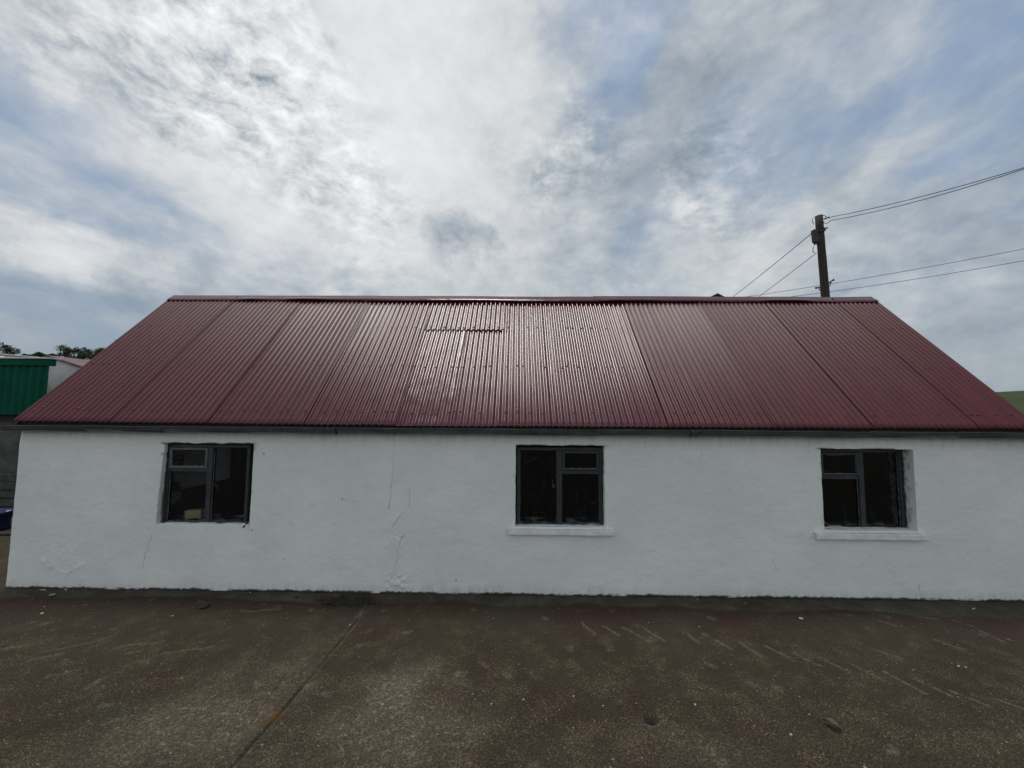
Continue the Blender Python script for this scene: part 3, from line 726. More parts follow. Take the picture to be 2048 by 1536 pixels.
def build_roof():
    # the back slope and the timbers carry the front sheets
    roof = sheet('roof', -RX, RX, 0, SLOPE, 0, parent=shed, front=False)
    roof['label'] = 'corrugated maroon metal roof'
    ALT = [0, 1]
    for i, (a, b) in enumerate(zip(SEAMS, SEAMS[1:])):
        lift = .012 + .0058 * abs(i - 5); ov = .045
        if i in (4,):
            o = sheet('roof_sheet', a - ov, b + ov * .6, 0, S_LAP + .12, .0125, .5, i, roof, ampk=.85, skew=.008, curl=0)
            o['label'] = 'dented lower roof sheet with blistered paint left of the middle'
            sheet('roof_sheet', a - ov, b + ov, S_LAP, SLOPE - .01, .0235, .1, i + 20, roof, curl=0)
        elif i == 5:
            sheet('roof_sheet', a - .01, a + .62, 0, S_LAP + .1, .013, .25, i, roof, curl=0)
            sheet('roof_sheet', a + .60, b + .02, 0, SLOPE - .01, .019, .0, i + 30, roof)
            sheet('roof_sheet', a + .01, a + .63, S_LAP, SLOPE - .01, .0275, .1, i + 40, roof, curl=0)
        else:
            sheet('roof_sheet', a - (ov if i else 0), b + (ov if b < RX - .01 else 0), 0, SLOPE - .01, lift, .06 if i != 3 else .3, i, roof, skew=.0, dull=(.72, .62, .48, .24, 0, 0, .05, .50, .75, .85, .95)[i])
    # ridge: folded flashing in lapped lengths
    xs = [at_y(p, 593, RIDGE_Y).x for p in (352, 702, 968, 1190, 1432)]
    xs = [-RX + .012] + xs[1:] + [RX - .012]
    for i, (a, b) in enumerate(zip(xs, xs[1:])):
        n = int((b - a) / .04) + 2; X = np.linspace(a - (.03 if i else 0), b + .03 * (i < 4), n)
        up = .0025 * (i % 2)
        sag = .010 * fbm(X, 0 * X, .8, 2, 501 + i)
        wing = .022 * sstep(.1, .7, fbm(X, 0 * X, 1.1, 3, 505)) + .004 * fbm(X, 0 * X, 7, 2, 507)
        rows = []
        for (s, h) in ((-.145, .056), (-.142, .062), (-.08, .054), (-.030, .048), (-.014, .045)):
            jj = (wing if s < -.1 else wing * (.5 if s < -.05 else 0)) + .003 * fbm(X, 0 * X + s * 9, 4, 3, 509)
            rows.append([P_roof(x, SLOPE + s, h + up + j) + Vector((0, 0, g)) for x, j, g in zip(X, jj, sag)])
        top = [Vector((x, RIDGE_Y - .016, RIDGE_Z + .052 + up + g)) for x, g in zip(X, sag)]
        top2 = [Vector((x, RIDGE_Y + .016, RIDGE_Z + .052 + up + g)) for x, g in zip(X, sag)]
        rows += [top, top2]
        for s, h in ((-.02, .047), (-.15, .068)):
            r = []
            for x in X: p = P_roof(x, SLOPE + s, h + up); p.y = 2 * RIDGE_Y - p.y; r.append(p)
            rows.append(r)
        co = np.array([[tuple(p) for p in r] for r in rows]).reshape(-1, 3)
        from_np('ridge_cap', co, grid_quads(n, len(rows)), M['roof'], shed, False)
    # dark laths under the ridge flashing and verge trims
    bm = bmesh.new()
    a = P_roof(0, SLOPE - .10, -.03)
    bm_box(bm, -RX + .03, RX - .03, RIDGE_Y - .07, RIDGE_Y + .07, RIDGE_Z - .12, RIDGE_Z - .008)
    from_bm('ridge_beam', bm, M['dark_timber'], shed)
    for sx in (-1, 1):
        bm = bmesh.new()
        for back in (0, 1):
            ps = [P_roof(sx * (RX - .022), s, h) for s, h in ((.01, .004), (SLOPE, .004), (SLOPE - .0, -.10), (.01, -.09))]
            ps2 = [p + Vector((sx * .026, 0, 0)) for p in ps]
            if back:
                for p in ps + ps2: p.y = 2 * RIDGE_Y - p.y
            A = [bm.verts.new(p) for p in ps]; B = [bm.verts.new(p) for p in ps2]
            bm.faces.new(A); bm.faces.new(B[::-1])
            for i in range(4): bm.faces.new((A[i], A[(i + 1) % 4], B[(i + 1) % 4], B[i]))
        from_bm('verge_board', bm, M['roof_edge'], shed)
build_roof()

def build_gutter():
    # lapped lengths of half-round gutter, each let into the next
    zc = EAVE_Z - .020; yc = -.100; R = .060
    cuts = [-RX - .05] + [at_y(p, 860, -.13).x for p in (168, 322, 500, 668, 845, 1195, 1392, 1735, 1912)] + [RX + .05]
    for i, (a, b) in enumerate(zip(cuts, cuts[1:])):
        bm = bmesh.new(); rows = []
        dz0, dz1 = (.003, -.006) if i % 2 else (.0, -.004); Ri = R + (.0035 if i % 2 else 0)
        for x, dz in ((a, dz0), (b + .02, dz1)):
            pts = []
            for Rr in (Ri, Ri - .004):
                for k in range(13):
                    an = PI + PI * k / 12; pts.append(Vector((x, yc + Rr * math.cos(an), zc + dz + Rr * math.sin(an) * (1.0 if k not in (0, 12) else 1))))
            lipF = [Vector((x, yc - Ri - .003, zc + dz)), Vector((x, yc - Ri - .003, zc + dz + .007)), Vector((x, yc - Ri + .006, zc + dz + .007))]
            rows.append([bm.verts.new(p) for p in lipF[::-1] + pts[:13] + pts[13:][::-1]])
        n = len(rows[0])
        for k in range(n): bm.faces.new((rows[0][k], rows[0][(k + 1) % n], rows[1][(k + 1) % n], rows[1][k]))
        bm.faces.new(rows[0][::-1]); bm.faces.new(rows[1])
        from_bm('gutter', bm, M['gutter'], shed, True)
    for px in (664, 1389):
        c = at_y(px, 860, -.13).x; bm = bmesh.new()
        for off in (-.035, .035):
            pts = [Vector((c + off, yc + (R + .006) * math.cos(PI + PI * k / 12), zc - .003 + (R + .006) * math.sin(PI + PI * k / 12))) for k in range(13)]
            pts = [pts[0] + Vector((0, .0, .014))] + pts
            bm_tube(bm, pts, .008, 6)
        for k in range(12):
            q = [Vector((c + o, yc + (R + .0065) * math.cos(PI + PI * kk / 12), zc - .003 + (R + .0065) * math.sin(PI + PI * kk / 12))) for o, kk in ((-.035, k), (.035, k), (.035, k + 1), (-.035, k + 1))]
            bm.faces.new([bm.verts.new(p) for p in q])
        from_bm('gutter_union', bm, M['gutter'], shed, True)
build_gutter()

# ------------------------------------------------------------------ windows
def bar(bm, x0, x1, z0, z1, y0, y1): bm_box(bm, x0, x1, y0, y1, z0, z1, .004)

def build_window(w, L, Rr, Tp, Bt, mull, trans, vent_left, idx):
    y = w['rec']; yb = y + .055; fw = .042
    x0, x1 = L, Rr; z1, z0 = Tp, Bt
    bm = bmesh.new()
    bar(bm, x0, x0 + fw, z0, z1, y, yb); bar(bm, x1 - fw, x1, z0, z1, y, yb)
    bar(bm, x0 + fw + .0005, x1 - fw - .0005, z1 - fw, z1 - .002, y + .002, yb - .002)
    bar(bm, x0 + fw + .0005, x1 - fw - .0005, z0 + .002, z0 + fw - .008, y + .002, yb - .002)
    bar(bm, mull - .030, mull + .030, z0 + fw - .007, z1 - fw - .001, y - .004, yb - .003)
    a, b = (x0 + fw, mull - .030) if vent_left else (mull + .030, x1 - fw)
    bar(bm, a + .0005, b - .0005, trans - .020, trans + .020, y + .003, yb - .004)
    o = from_bm('window', bm, M['frame'], shed)
    o['label'] = ('dark grey window with a pale vent sash at upper left and a block behind the glass', 'dark grey window with its small vent pane at upper right', 'dark grey window deep in its opening with a white reveal')[idx]
    # vent sash
    sb = bmesh.new(); sw = .026; va, vb, vz0, vz1 = a + .004, b - .004, trans + .022, z1 - fw - .004
    ys0, ys1 = y - .010, y + .022
    bar(sb, va, va + sw, vz0, vz1, ys0, ys1); bar(sb, vb - sw, vb, vz0, vz1, ys0, ys1)
    bar(sb, va + sw + .0005, vb - sw - .0005, vz1 - sw, vz1 - .001, ys0 + .001, ys1 - .001); bar(sb, va + sw + .0005, vb - sw - .0005, vz0 + .001, vz0 + sw, ys0 + .001, ys1 - .001)
    from_bm('vent_sash', sb, M['sash'] if idx == 0 else M['frame'], o)
    # glazing
    c, d = (mull + .030, x1 - fw) if vent_left else (x0 + fw, mull - .030)
    panes = [(va + sw, vb - sw, vz0 + sw, vz1 - sw, y + .006), (a, b, z0 + fw - .010, trans - .020, y + .028), (c, d, z0 + fw - .010, z1 - fw, y + .028)]
    for (pa, pbx, pz0, pz1, py) in panes:
        g = bmesh.new(); vs = [g.verts.new(p) for p in ((pa - .004, py, pz0 - .004), (pbx + .004, py, pz0 - .004), (pbx + .004, py, pz1 + .004), (pa - .004, py, pz1 + .004))]
        g.faces.new(vs)
        me = bpy.data.meshes.new('pane'); g.to_mesh(me); g.free(); link_mesh('pane', me, M['glass'], o)
        # rough putty fillet round the pane
        pb = bmesh.new(); ring = []
        for (ax, az), (bx, bz) in (((pa, pz0), (pbx, pz0)), ((pbx, pz0), (pbx, pz1)), ((pbx, pz1), (pa, pz1)), ((pa, pz1), (pa, pz0))):
            n = max(4, int(math.hypot(bx - ax, bz - az) / .03))
            ring += [(ax + (bx - ax) * k / n, py - .003, az + (bz - az) * k / n) for k in range(n)]
        ring.append((pa, py - .003, pz0 + .0005))
        bm_tube(pb, ring, [.0015 + .0045 * max(0, random.gauss(.25, .5)) * (1 if q[2] < pz0 + .01 else .55) for q in ring], 5)
        from_bm('putty', pb, M['putty'], o)
    return o, y, (x0, x1, z0, z1)

def ragged_seal(o, w, x0, x1, z0, z1, idx):
    y = w['rec'] - .004; bm = bmesh.new(); ring = []; rad = []
    X0, X1, Z0, Z1 = max(x0, w['x0']) + .003, min(x1, w['x1']) - .003, z0 + .004, z1 - .003
    big = (.010, .006, .006)[idx]
    for (ax, az), (bx, bz), k in (((X0, Z0), (X0, Z1), 1.2), ((X0, Z1), (X1, Z1), 1.0), ((X1, Z1), (X1, Z0), 1.3 if idx != 1 else .8), ((X1, Z0), (X0, Z0), .5)):
        n = int(math.hypot(bx - ax, bz - az) / .014)
        for i in range(n):
            t = i / n; ring.append((ax + (bx - ax) * t + random.gauss(0, .0025), y + random.gauss(0, .002), az + (bz - az) * t + random.gauss(0, .0025)))
            rad.append(max(.0015, big * k * (.5 + .9 * float(fbm(np.array([t * 3 + k]), np.array([idx + az]), 5, 3, 651)[0]) + random.uniform(0, .35))))
    ring.append(ring[0]); rad.append(rad[0]); bm_tube(bm, ring, rad, 6)
    from_bm('sealant', bm, M['dark_timber'], o)

def pw(px, py, y): return at_y(px, py, y)
specs = [((329, 968), (498, 968), (415, 888), (410, 1049), (418, 968), (378, 940), True),
         ((1033, 970), (1206, 970), (1118, 894), (1118, 1054), (1119, 970), (1160, 945), False),
         ((1636, 980), (1808, 980), (1730, 898), (1735, 1061), (1724, 980), (1680, 955), True)]
wins = []
for i, (l, r, t, b, mu, tr, vl) in enumerate(specs):
    y = WIN[i]['rec']
    wins.append(build_window(WIN[i], pw(*l, y).x, pw(*r, y).x, pw(*t, y).z, pw(*b, y).z, pw(*mu, y).x, pw(*tr, y).z, vl, i)); ragged_seal(wins[-1][0], WIN[i], *wins[-1][2], i)

def handle(win, px, py, y, pts):
    bm = bmesh.new(); c = pw(px, py, y)
    bm_tube(bm, [c + Vector(p) for p in pts], [.009, .008, .007, .006][:len(pts)], 8)
    bm_box(bm, c.x - .014, c.x + .014, c.y - .004, c.y + .012, c.z - .022, c.z + .022, .003)
    from_bm('handle', bm, M['brass'], win, True)
y = WIN[0]['rec'] + .06; handle(wins[0][0], 428, 968, y, [(-.01, .0, .0), (.015, .01, -.005), (.035, .015, -.04), (.042, .015, -.085)])
y = WIN[1]['rec'] + .06; handle(wins[1][0], 1107, 972, y, [(.01, 0, 0), (-.002, .008, .0), (-.012, .01, .04), (-.018, .012, .08)])

def web(win, pts, y, r=.0022):
    for pl in pts:
        bm = bmesh.new(); bm_tube(bm, [pw(px + random.uniform(-.7, .7), py + random.uniform(-.7, .7), y) for px, py in pl], r, 4)
        from_bm('cobweb', bm, M['cobweb'], win)
web(wins[1][0], [[(1046, 903), (1052, 912), (1048, 920), (1056, 923), (1066, 918), (1078, 914)], [(1050, 922), (1054, 930)], [(1066, 1026), (1072, 1024), (1085, 1025), (1092, 1030), (1092, 1037)], [(1180, 1000), (1188, 1004), (1197, 999)], [(1182, 1005), (1190, 1008)], [(1146, 908), (1160, 901), (1168, 904)]], WIN[1]['rec'] + .045)
web(wins[0][0], [[(372, 910), (384, 902), (396, 901), (408, 906)], [(385, 903), (394, 908)], [(407, 950), (409, 955)]], WIN[0]['rec'] + .04, .0016)
web(wins[2][0], [[(1760, 908), (1776, 915), (1784, 925), (1791, 932)], [(1648, 940), (1660, 945), (1672, 949)]], WIN[2]['rec'] + .045, .0022)
# a pale strip just behind the vent pane of the right window
bm = bmesh.new(); a = pw(1653, 907, WIN[2]['rec'] + .03); b = pw(1685, 912, WIN[2]['rec'] + .03)
bm_box(bm, a.x, b.x, a.y, a.y + .003, b.z, a.z); o = from_bm('pale_strip', bm, M['putty'], wins[2][0])

# torn scrap at the lower right corner of the left window
bm = bmesh.new(); bm_tube(bm, [pw(496, 1042, .03), pw(493, 1048, .01), pw(488, 1053, -.012), pw(484, 1055, -.02)], [.008, .012, .010, .004], 6)
from_bm('loose_sealant', bm, M['frame'], shed, True)
# iron stub under the gutter
bm = bmesh.new(); p = at_y(792, 864, 0); bm_tube(bm, [p + Vector((0, .01, .01)), p + Vector((.0, -.02, 0)), p + Vector((.004, -.022, -.035))], .006, 6); from_bm('hook', bm, M['iron'], shed)

def build_sill(xa, xb, zt, zb, win, yin):
    n = 60; bm = bmesh.new(); rows = []
    prof = ((yin, zt + .022), (-.002, zt + .010), (-.058, zt), (-.066, zt - .006), (-.068, zb + .010), (-.062, zb + .002), (.0, zb))
    for k in range(n + 1):
        x = xa + (xb - xa) * k / n; row = []
        for j, (y_, z_) in enumerate(prof):
            nz = float(fbm(np.array([x]), np.array([j * .37]), 11, 4, 601)[0])
            xx = x
            if j <= 1: xx = min(max(x, win['x0'] + .004), win['x1'] - .004) if j == 0 else x
            row.append(bm.verts.new((xx, y_ + .003 * nz, z_ + (.005 if j > 2 else .002) * nz)))
        rows.append(row)
    for a, b in zip(rows, rows[1:]):
        for j in range(len(prof) - 1): bm.faces.new((a[j], b[j], b[j + 1], a[j + 1]))
    bm.faces.new(rows[0][::-1]); bm.faces.new(rows[-1])
    return from_bm('window_sill', bm, M['sill'], shed)
a = pw(1017, 1062, -.065); b = pw(1229, 1062, -.065); build_sill(a.x, b.x, pw(1120, 1062, -.065).z, pw(1120, 1071.5, -.065).z, WIN[1], WIN[1]['rec'])
a = pw(1636, 1072, -.065); b = pw(1861, 1072, -.065); build_sill(a.x, b.x, pw(1740, 1069, -.065).z, pw(1740, 1081, -.065).z, WIN[2], WIN[2]['rec'])

# block of wood inside the left window, standing on the inner ledge
yb = WIN[0]['rec'] + .10
a = pw(371, 1029, yb); b = pw(400, 1041, yb); zf = WIN[0]['z0'] + .026
bm = bmesh.new(); bm_box(bm, -.10, .10, -.02, .05, 0, max(.10, a.z - zf + .01), .003, Matrix.Rotation(math.radians(-4), 4, 'Y'))
o = from_bm('wooden_block', bm, M['block']); o.location = ((a.x + b.x) / 2, yb + .02, zf)
tag(o, 'short sawn timber block standing behind the lower pane of the left window', 'wood block')

# ------------------------------------------------------------------ utility pole and wires
PY = 7.4
p_top = at_y(1637.5, 432, PY); p_low = at_y(1650.5, 590, PY)
dirp = (p_low - p_top).normalized(); p_base = p_top + dirp * (p_top.z / -dirp.z)
pole = empty('utility_pole', p_base, 'dark creosoted wooden utility pole rising behind the right part of the maroon roof', 'utility pole')
bm = bmesh.new(); rad = 8.6 / F_PX * (PY - CAM_Y) * math.cos(math.radians(38.6))
N = 24; pts = [p_base + (p_top - p_base) * (i / N) for i in range(N + 1)]
bm_tube(bm, pts, [rad * (1.28 - .28 * i / N) * (1 + .02 * math.sin(i * 2.3)) for i in range(N + 1)], 18)
from_bm('shaft', bm, M['pole'], pole, True)
def on_pole(px, py, dy=0): return at_y(px, py, PY + dy)
bm = bmesh.new(); a = on_pole(1627, 461, -.02); b = on_pole(1634, 484, .0)
Mx = Matrix.Translation((a + b) / 2) @ Matrix.Rotation(math.radians(-4), 4, 'Y')
w = (b.x - a.x) / 2 + .02; h = (a.z - b.z) / 2 + .02
bm_box(bm, -w, w, -.07, .07, -h, h, .01, Mx); bm_box(bm, -w * .6, w * .6, -.05, .05, -h - .05, -h - .002, .006, Mx)
from_bm('junction_box', bm, M['black'], pole)
bm = bmesh.new()
for pts, r in (([(1648, 462), (1651, 458), (1655, 455)], .022), ([(1649, 455), (1650, 462)], .02), ([(1640, 463), (1648, 461)], .016)):
    bm_tube(bm, [on_pole(*q, -.12) for q in pts], r, 8)
from_bm('bracket', bm, M['iron'], pole)
for pts, r in (([(1658, 566), (1663, 562), (1667, 560)], .02), ([(1641, 574), (1637, 575), (1632, 576)], .02)):
    bm = bmesh.new(); bm_tube(bm, [on_pole(*q, -.10) for q in pts], r, 8); q = on_pole(*pts[-1], -.10)
    bm_tube(bm, [q + Vector((0, 0, -.03)), q + Vector((0, 0, .03))], .022, 8)
    bm_tube(bm, [on_pole(pts[0][0] + (1 if pts[-1][0] > pts[0][0] else -1), pts[0][1] + 7, -.1), on_pole(*pts[1], -.10)], .012, 6)
    from_bm('step_iron', bm, M['iron'], pole)
for pl, r in ((((1645, 430), (1650, 432), (1654, 435), (1657, 435)), .010), (((1646, 442), (1648, 446), (1653, 447), (1657, 445), (1661, 442)), .010),
              (((1628, 434), (1625, 438), (1625, 444), (1628, 449)), .009), (((1631, 488), (1629, 490), (1626, 496), (1626, 502), (1629, 506)), .010)):
    bm = bmesh.new(); bm_tube(bm, [on_pole(*q, -.1) for q in pl], r, 6); from_bm('jumper_cable', bm, M['wire'], pole)
for pl, r in ((((1648, 438), (1651, 437), (1653, 437)), .022), (((1656, 435), (1659, 435)), .024)):
    bm = bmesh.new(); bm_tube(bm, [on_pole(*q, -.1) for q in pl], r, 8); from_bm('cable_clamp', bm, M['wire'], pole)

def wire(A, B, sag, r, label, n=30):
    bm = bmesh.new(); A, B = Vector(A), Vector(B)
    bm_tube(bm, [A + (B - A) * (i / n) - Vector((0, 0, sag * 4 * (i / n) * (1 - i / n))) for i in range(n + 1)], r, 6)
    o = from_bm('overhead_wire', bm, M['wire'], None, True, at=A); tag(o, label, 'wire', 'overhead wires by the pole')
def beyond(px0, py0, px1, py1, k): return (px0 + (px1 - px0) * k, py0 + (py1 - py0) * k)
q = beyond(1657, 435, 2048, 331, 1.25); wire(on_pole(1657, 435, -.1), at_y(*q, PY - 4.5), .10, .009, 'upper wire of the close pair running from the pole top up to the right edge')
q = beyond(1661, 441, 2048, 332, 1.25); wire(on_pole(1661, 441, -.1), at_y(*q, PY - 4.4), .14, .009, 'lower wire of the close pair, tied just below the pole top on its right')
wire(on_pole(1629, 462, -.05), at_y(1385, 652, 24), .12, .0115, 'steeper wire falling left from the box on the pole to behind the ridge')
wire(on_pole(1633, 506, -.05), at_y(1405, 675, 23), .05, .0095, 'wire dropping left from the middle of the pole, nearest to it')
q = beyond(1475, 588, 2048, 492, 1.3); q0 = beyond(1475, 588, 2048, 492, -.35); wire(at_y(*q0, 16), at_y(*q, 9.5), .25, .010, 'upper of two long wires passing behind the pole low over the ridge')
q = beyond(1567, 588, 2048, 516, 1.3); q0 = beyond(1567, 588, 2048, 516, -.35); wire(at_y(*q0, 15), at_y(*q, 9.3), .22, .010, 'lower of two long wires passing behind the pole, reaching the right edge lowest')

# ------------------------------------------------------------------ buildings at the left
def prism(bm, prof, y0, y1):
    a = [bm.verts.new((x, y0, z)) for x, z in prof]; b = [bm.verts.new((x, y1, z)) for x, z in prof]; n = len(prof)
    bm.faces.new(a); bm.faces.new(b[::-1])
    for i in range(n): bm.faces.new((a[i], a[(i + 1) % n], b[(i + 1) % n], b[i]))

def corr_panel(xa, xb, y, z0, z1, pitch, amp, axis='z'):
    n = int((xb - xa) / pitch * 8); xs = np.linspace(xa, xb, n + 1); zs = np.array([z0, (z0 + z1) / 2, z1]); X, Z = np.meshgrid(xs, zs)
    ph = X / pitch; tri = np.clip(np.abs((ph % 1) - .5) * 4 - .5, 0, 1)
    return np.stack([X, y - amp * tri, Z], -1).reshape(-1, 3), grid_quads(n + 1, 3)

GY = 3.45
g_tr = at_y(108, 718, GY); g_cr = at_y(104, 732, GY); g_b = at_y(60, 829, GY); c_t = at_y(20, 848, GY)
green = empty('green_clad_shed', (g_tr.x - 3, GY, 0), 'green corrugated shed front on a grey block wall beyond the left gable', 'shed')
xl = g_tr.x - 7
bm = bmesh.new(); bm_box(bm, xl, g_cr.x + 3.2, GY - .02, GY + .2, 0, c_t.z); from_bm('block_wall', bm, M['concrete'], green)
bm = bmesh.new(); bm_box(bm, xl, g_cr.x + 3.2, GY - .05, GY + .22, c_t.z + .002, c_t.z + .03, .006); from_bm('wall_coping', bm, M['old_board'], green)
co, q = corr_panel(xl, g_cr.x, GY - .02, g_b.z, g_cr.z + .02, .17, .035); from_np('cladding', co, q, M['green'], green, False)
bm = bmesh.new(); bm_box(bm, xl, g_tr.x, GY - .085, GY + .05, g_cr.z, g_tr.z - .01, .008); from_bm('flashing', bm, M['green'], green)
bm = bmesh.new(); bm_box(bm, xl, g_tr.x + .02, GY - .11, GY + .18, g_tr.z - .008, g_tr.z + .022, .006); from_bm('roof_edge', bm, M['pale_edge'], green)
bm = bmesh.new(); bm_box(bm, xl, g_cr.x - .6, GY + .10, GY + .16, c_t.z + .03, g_tr.z - .05); from_bm('gap_shade_sheet', bm, M['dark_timber'], green)  # dark sheet put in for the shade inside the open gap

WY = 4.6
w_ap = at_y(102, 716, WY); w_r = at_y(176, 740, WY)
white = empty('white_gable_shed', (w_ap.x, WY, 0), 'white rendered shed gable with a dark roof edge behind the green cladding', 'shed')
sl = (w_r.z - w_ap.z) / (w_r.x - w_ap.x); hw = 2.4
bm = bmesh.new(); prism(bm, [(w_ap.x - hw, 0), (w_ap.x + hw, 0), (w_ap.x + hw, w_ap.z + sl * hw), (w_ap.x, w_ap.z), (w_ap.x - hw, w_ap.z + sl * hw)], WY, WY + 6); from_bm('wall', bm, M['white_far'], white)
bm = bmesh.new()
for sgn in (-1, 1):
    prof = [(w_ap.x, w_ap.z + .012), (w_ap.x, w_ap.z + .06), (w_ap.x + sgn * (hw + .15), w_ap.z + sl * (hw + .15) + .06), (w_ap.x + sgn * (hw + .15), w_ap.z + sl * (hw + .15) + .012)]
    prism(bm, prof if sgn > 0 else prof[::-1], WY - .08, WY + 6.1)
from_bm('roof', bm, M['old_maroon'], white)

m0 = at_y(-90, 701, 8.2); zr = m0.z + .0; d1 = ray(78, 716); t1 = (zr - CAM_H) / d1.z; m1 = CAM + d1 * t1
maroon = empty('maroon_roofed_shed', ((m0.x + m1.x) / 2, (m0.y + m1.y) / 2, 0), 'far shed whose faded maroon roof with white rooflights shows above the green cladding', 'shed')
dv = (m1 - m0); dv.z = 0; L = dv.length; dv.normalize(); nv = Vector((dv.y, -dv.x, 0))
if nv.y > 0: nv = -nv
def mp(s, o, z): return m0 + dv * s + nv * o + Vector((0, 0, z - m0.z))
bm = bmesh.new()
for o_, zz in ((1, 0),):
    vs = [bm.verts.new(mp(s, o, z)) for s, o, z in ((0, 1.6, 0), (L, 1.6, 0), (L, 1.6, zr - .75), (0, 1.6, zr - .75), (0, -1.6, 0), (L, -1.6, 0), (L, -1.6, zr - .75), (0, -1.6, zr - .75))]
    for f in ((0, 1, 2, 3), (5, 4, 7, 6), (1, 5, 6, 2), (4, 0, 3, 7)): bm.faces.new([vs[i] for i in f])
from_bm('wall', bm, M['white_far'], maroon)
bm = bmesh.new()
for sg in (1, -1):
    vs = [bm.verts.new(mp(s, o, z)) for s, o, z in ((-.1, 1.75 * sg, zr - .72), (L + .1, 1.75 * sg, zr - .72), (L + .1, 0, zr), (-.1, 0, zr), (-.1, 1.75 * sg, zr - .78), (L + .1, 1.75 * sg, zr - .78), (L + .1, 0, zr - .06), (-.1, 0, zr - .06))]
    for f in ((0, 1, 2, 3), (7, 6, 5, 4), (0, 4, 5, 1), (1, 5, 6, 2), (0, 3, 7, 4)): bm.faces.new([vs[i] for i in f])
rf = from_bm('roof', bm, M['old_maroon'], maroon)
for s in (L * .25, L * .42, L * .62, L * .8):
    bm = bmesh.new(); vs = [bm.verts.new(mp(s + ds, o, zr - .72 * o / 1.75 + .02)) for ds, o in ((0, 1.5), (.18, 1.5), (.18, .25), (0, .25))]; bm.faces.new(vs); from_bm('rooflight', bm, M['skylight'], rf)
bm = bmesh.new(); bm_tube(bm, [mp(-.1, 0, zr + .015), mp(L + .1, 0, zr + .015)], .03, 6); from_bm('ridge_trim', bm, M['pale_edge'], rf)

# small dark gable top showing over the ridge
r0 = at_y(1432, 588, 20)
hut = empty('outbuilding', (r0.x, 20, 0), 'small building behind the ridge, only the peak of its dark roof showing', 'outbuilding')
bm = bmesh.new(); prism(bm, [(r0.x - 2.3, 0), (r0.x + 2.3, 0), (r0.x + 2.3, r0.z - 1.25), (r0.x, r0.z - .1), (r0.x - 2.3, r0.z - 1.25)], 20, 27); from_bm('wall', bm, M['white_far'], hut)
bm = bmesh.new()
for sgn in (-1, 1):
    prof = [(r0.x, r0.z - .08), (r0.x, r0.z), (r0.x + sgn * 2.5, r0.z - 1.27), (r0.x + sgn * 2.5, r0.z - 1.37)]; prism(bm, prof if sgn > 0 else prof[::-1], 19.8, 27.2)
from_bm('roof', bm, M['slate'], hut)

# ------------------------------------------------------------------ clutter by the left gable
HY = 3.0
hur = empty('wooden_hurdle', at_z(10, 1075) , 'grey weathered hurdle of four wide boards leaning on the block wall', 'hurdle')
hur.location = (at_y(10, 980, HY).x - 1.2, HY, 0)
xr = at_y(60, 980, HY).x
for i, (pa, pb_) in enumerate(((948, 961), (964, 979), (982, 995), (998, 1012))):
    za, zb_ = at_y(10, pa, HY).z, at_y(10, pb_, HY).z
    bm = bmesh.new(); bm_box(bm, xr - 3.0, xr, HY - .015, HY + .015, zb_, za, .003, Matrix.Translation((0, 0, 0)))
    from_bm('board', bm, M['old_board'], hur)
for xx in (xr - 2.9, xr - 1.6, xr - .3):
    bm = bmesh.new(); bm_box(bm, xx, xx + .08, HY + .016, HY + .07, 0, at_y(10, 946, HY).z + .03, .004); from_bm('post', bm, M['dark_timber'], hur)

BY = 2.15
bt = at_y(0, 1024, BY); br = at_y(9, 1040, BY); rb = .28
tub = empty('blue_tub', (br.x - rb, BY, 0), 'blue plastic tub at the foot of the hurdle, cut by the left picture edge', 'tub')
bm = bmesh.new(); seg = 28; prof = ((.0, .004), (rb * .86, .004), (rb * .90, .03), (rb * .97, bt.z - .03), (rb, bt.z - .03), (rb, bt.z), (rb * .94, bt.z), (rb * .86, .05), (0, .045)); rings = []
for r_, z_ in prof: rings.append([bm.verts.new((br.x - rb + r_ * math.cos(2 * PI * k / seg), BY + r_ * math.sin(2 * PI * k / seg), z_)) for k in range(seg)] if r_ else [bm.verts.new((br.x - rb, BY, z_))])
for a, b in zip(rings, rings[1:]):
    for k in range(seg):
        va = a[k % len(a)], a[(k + 1) % len(a)]; vb = b[k % len(b)], b[(k + 1) % len(b)]
        fs = list(dict.fromkeys([va[0], va[1], vb[1], vb[0]])); bm.faces.new(fs)
from_bm('body', bm, M['blue'], tub, True)
bm = bmesh.new(); pts = [(br.x - rb + rb * 1.02 * math.cos(a), BY - abs(math.sin(a)) * .02 - rb * abs(math.sin(a)) * 1.0, bt.z - .06 - .07 * math.sin(a)) for a in np.linspace(.5, PI - .5, 9)]; bm_tube(bm, pts, .008, 6); from_bm('handle', bm, M['iron'], tub)

pk = at_y(17, 1038, 2.3)
bm = bmesh.new(); bmesh.ops.create_icosphere(bm, subdivisions=3, radius=.5)
for v in bm.verts:
    n = fbm(np.array([v.co.x * 3]), np.array([v.co.z * 3 + v.co.y * 2]), 1.3, 3, 701)[0]
    v.co = Vector((v.co.x * .12, v.co.y * .12, max(-.5, v.co.z) * .32 * (1 - .15 * abs(v.co.x)))) * (1 + .25 * n)
    v.co.z += .16
o = from_bm('feed_bag', bm, M['pink'], None, True); o.location = (pk.x, 2.3, .0); tag(o, 'small pale pink crumpled bag beside the blue tub', 'bag')

pp = at_z(30, 1072)
bm = bmesh.new(); bm_tube(bm, [(-1.6, 0, .03), (0, .02, .03), (1.5, .07, .032)], .028, 8)
o = from_bm('timber_rail', bm, M['old_board']); o.location = (pp.x - .5, pp.y, 0); tag(o, 'thin round timber rail lying on the ground before the blue tub', 'rail')

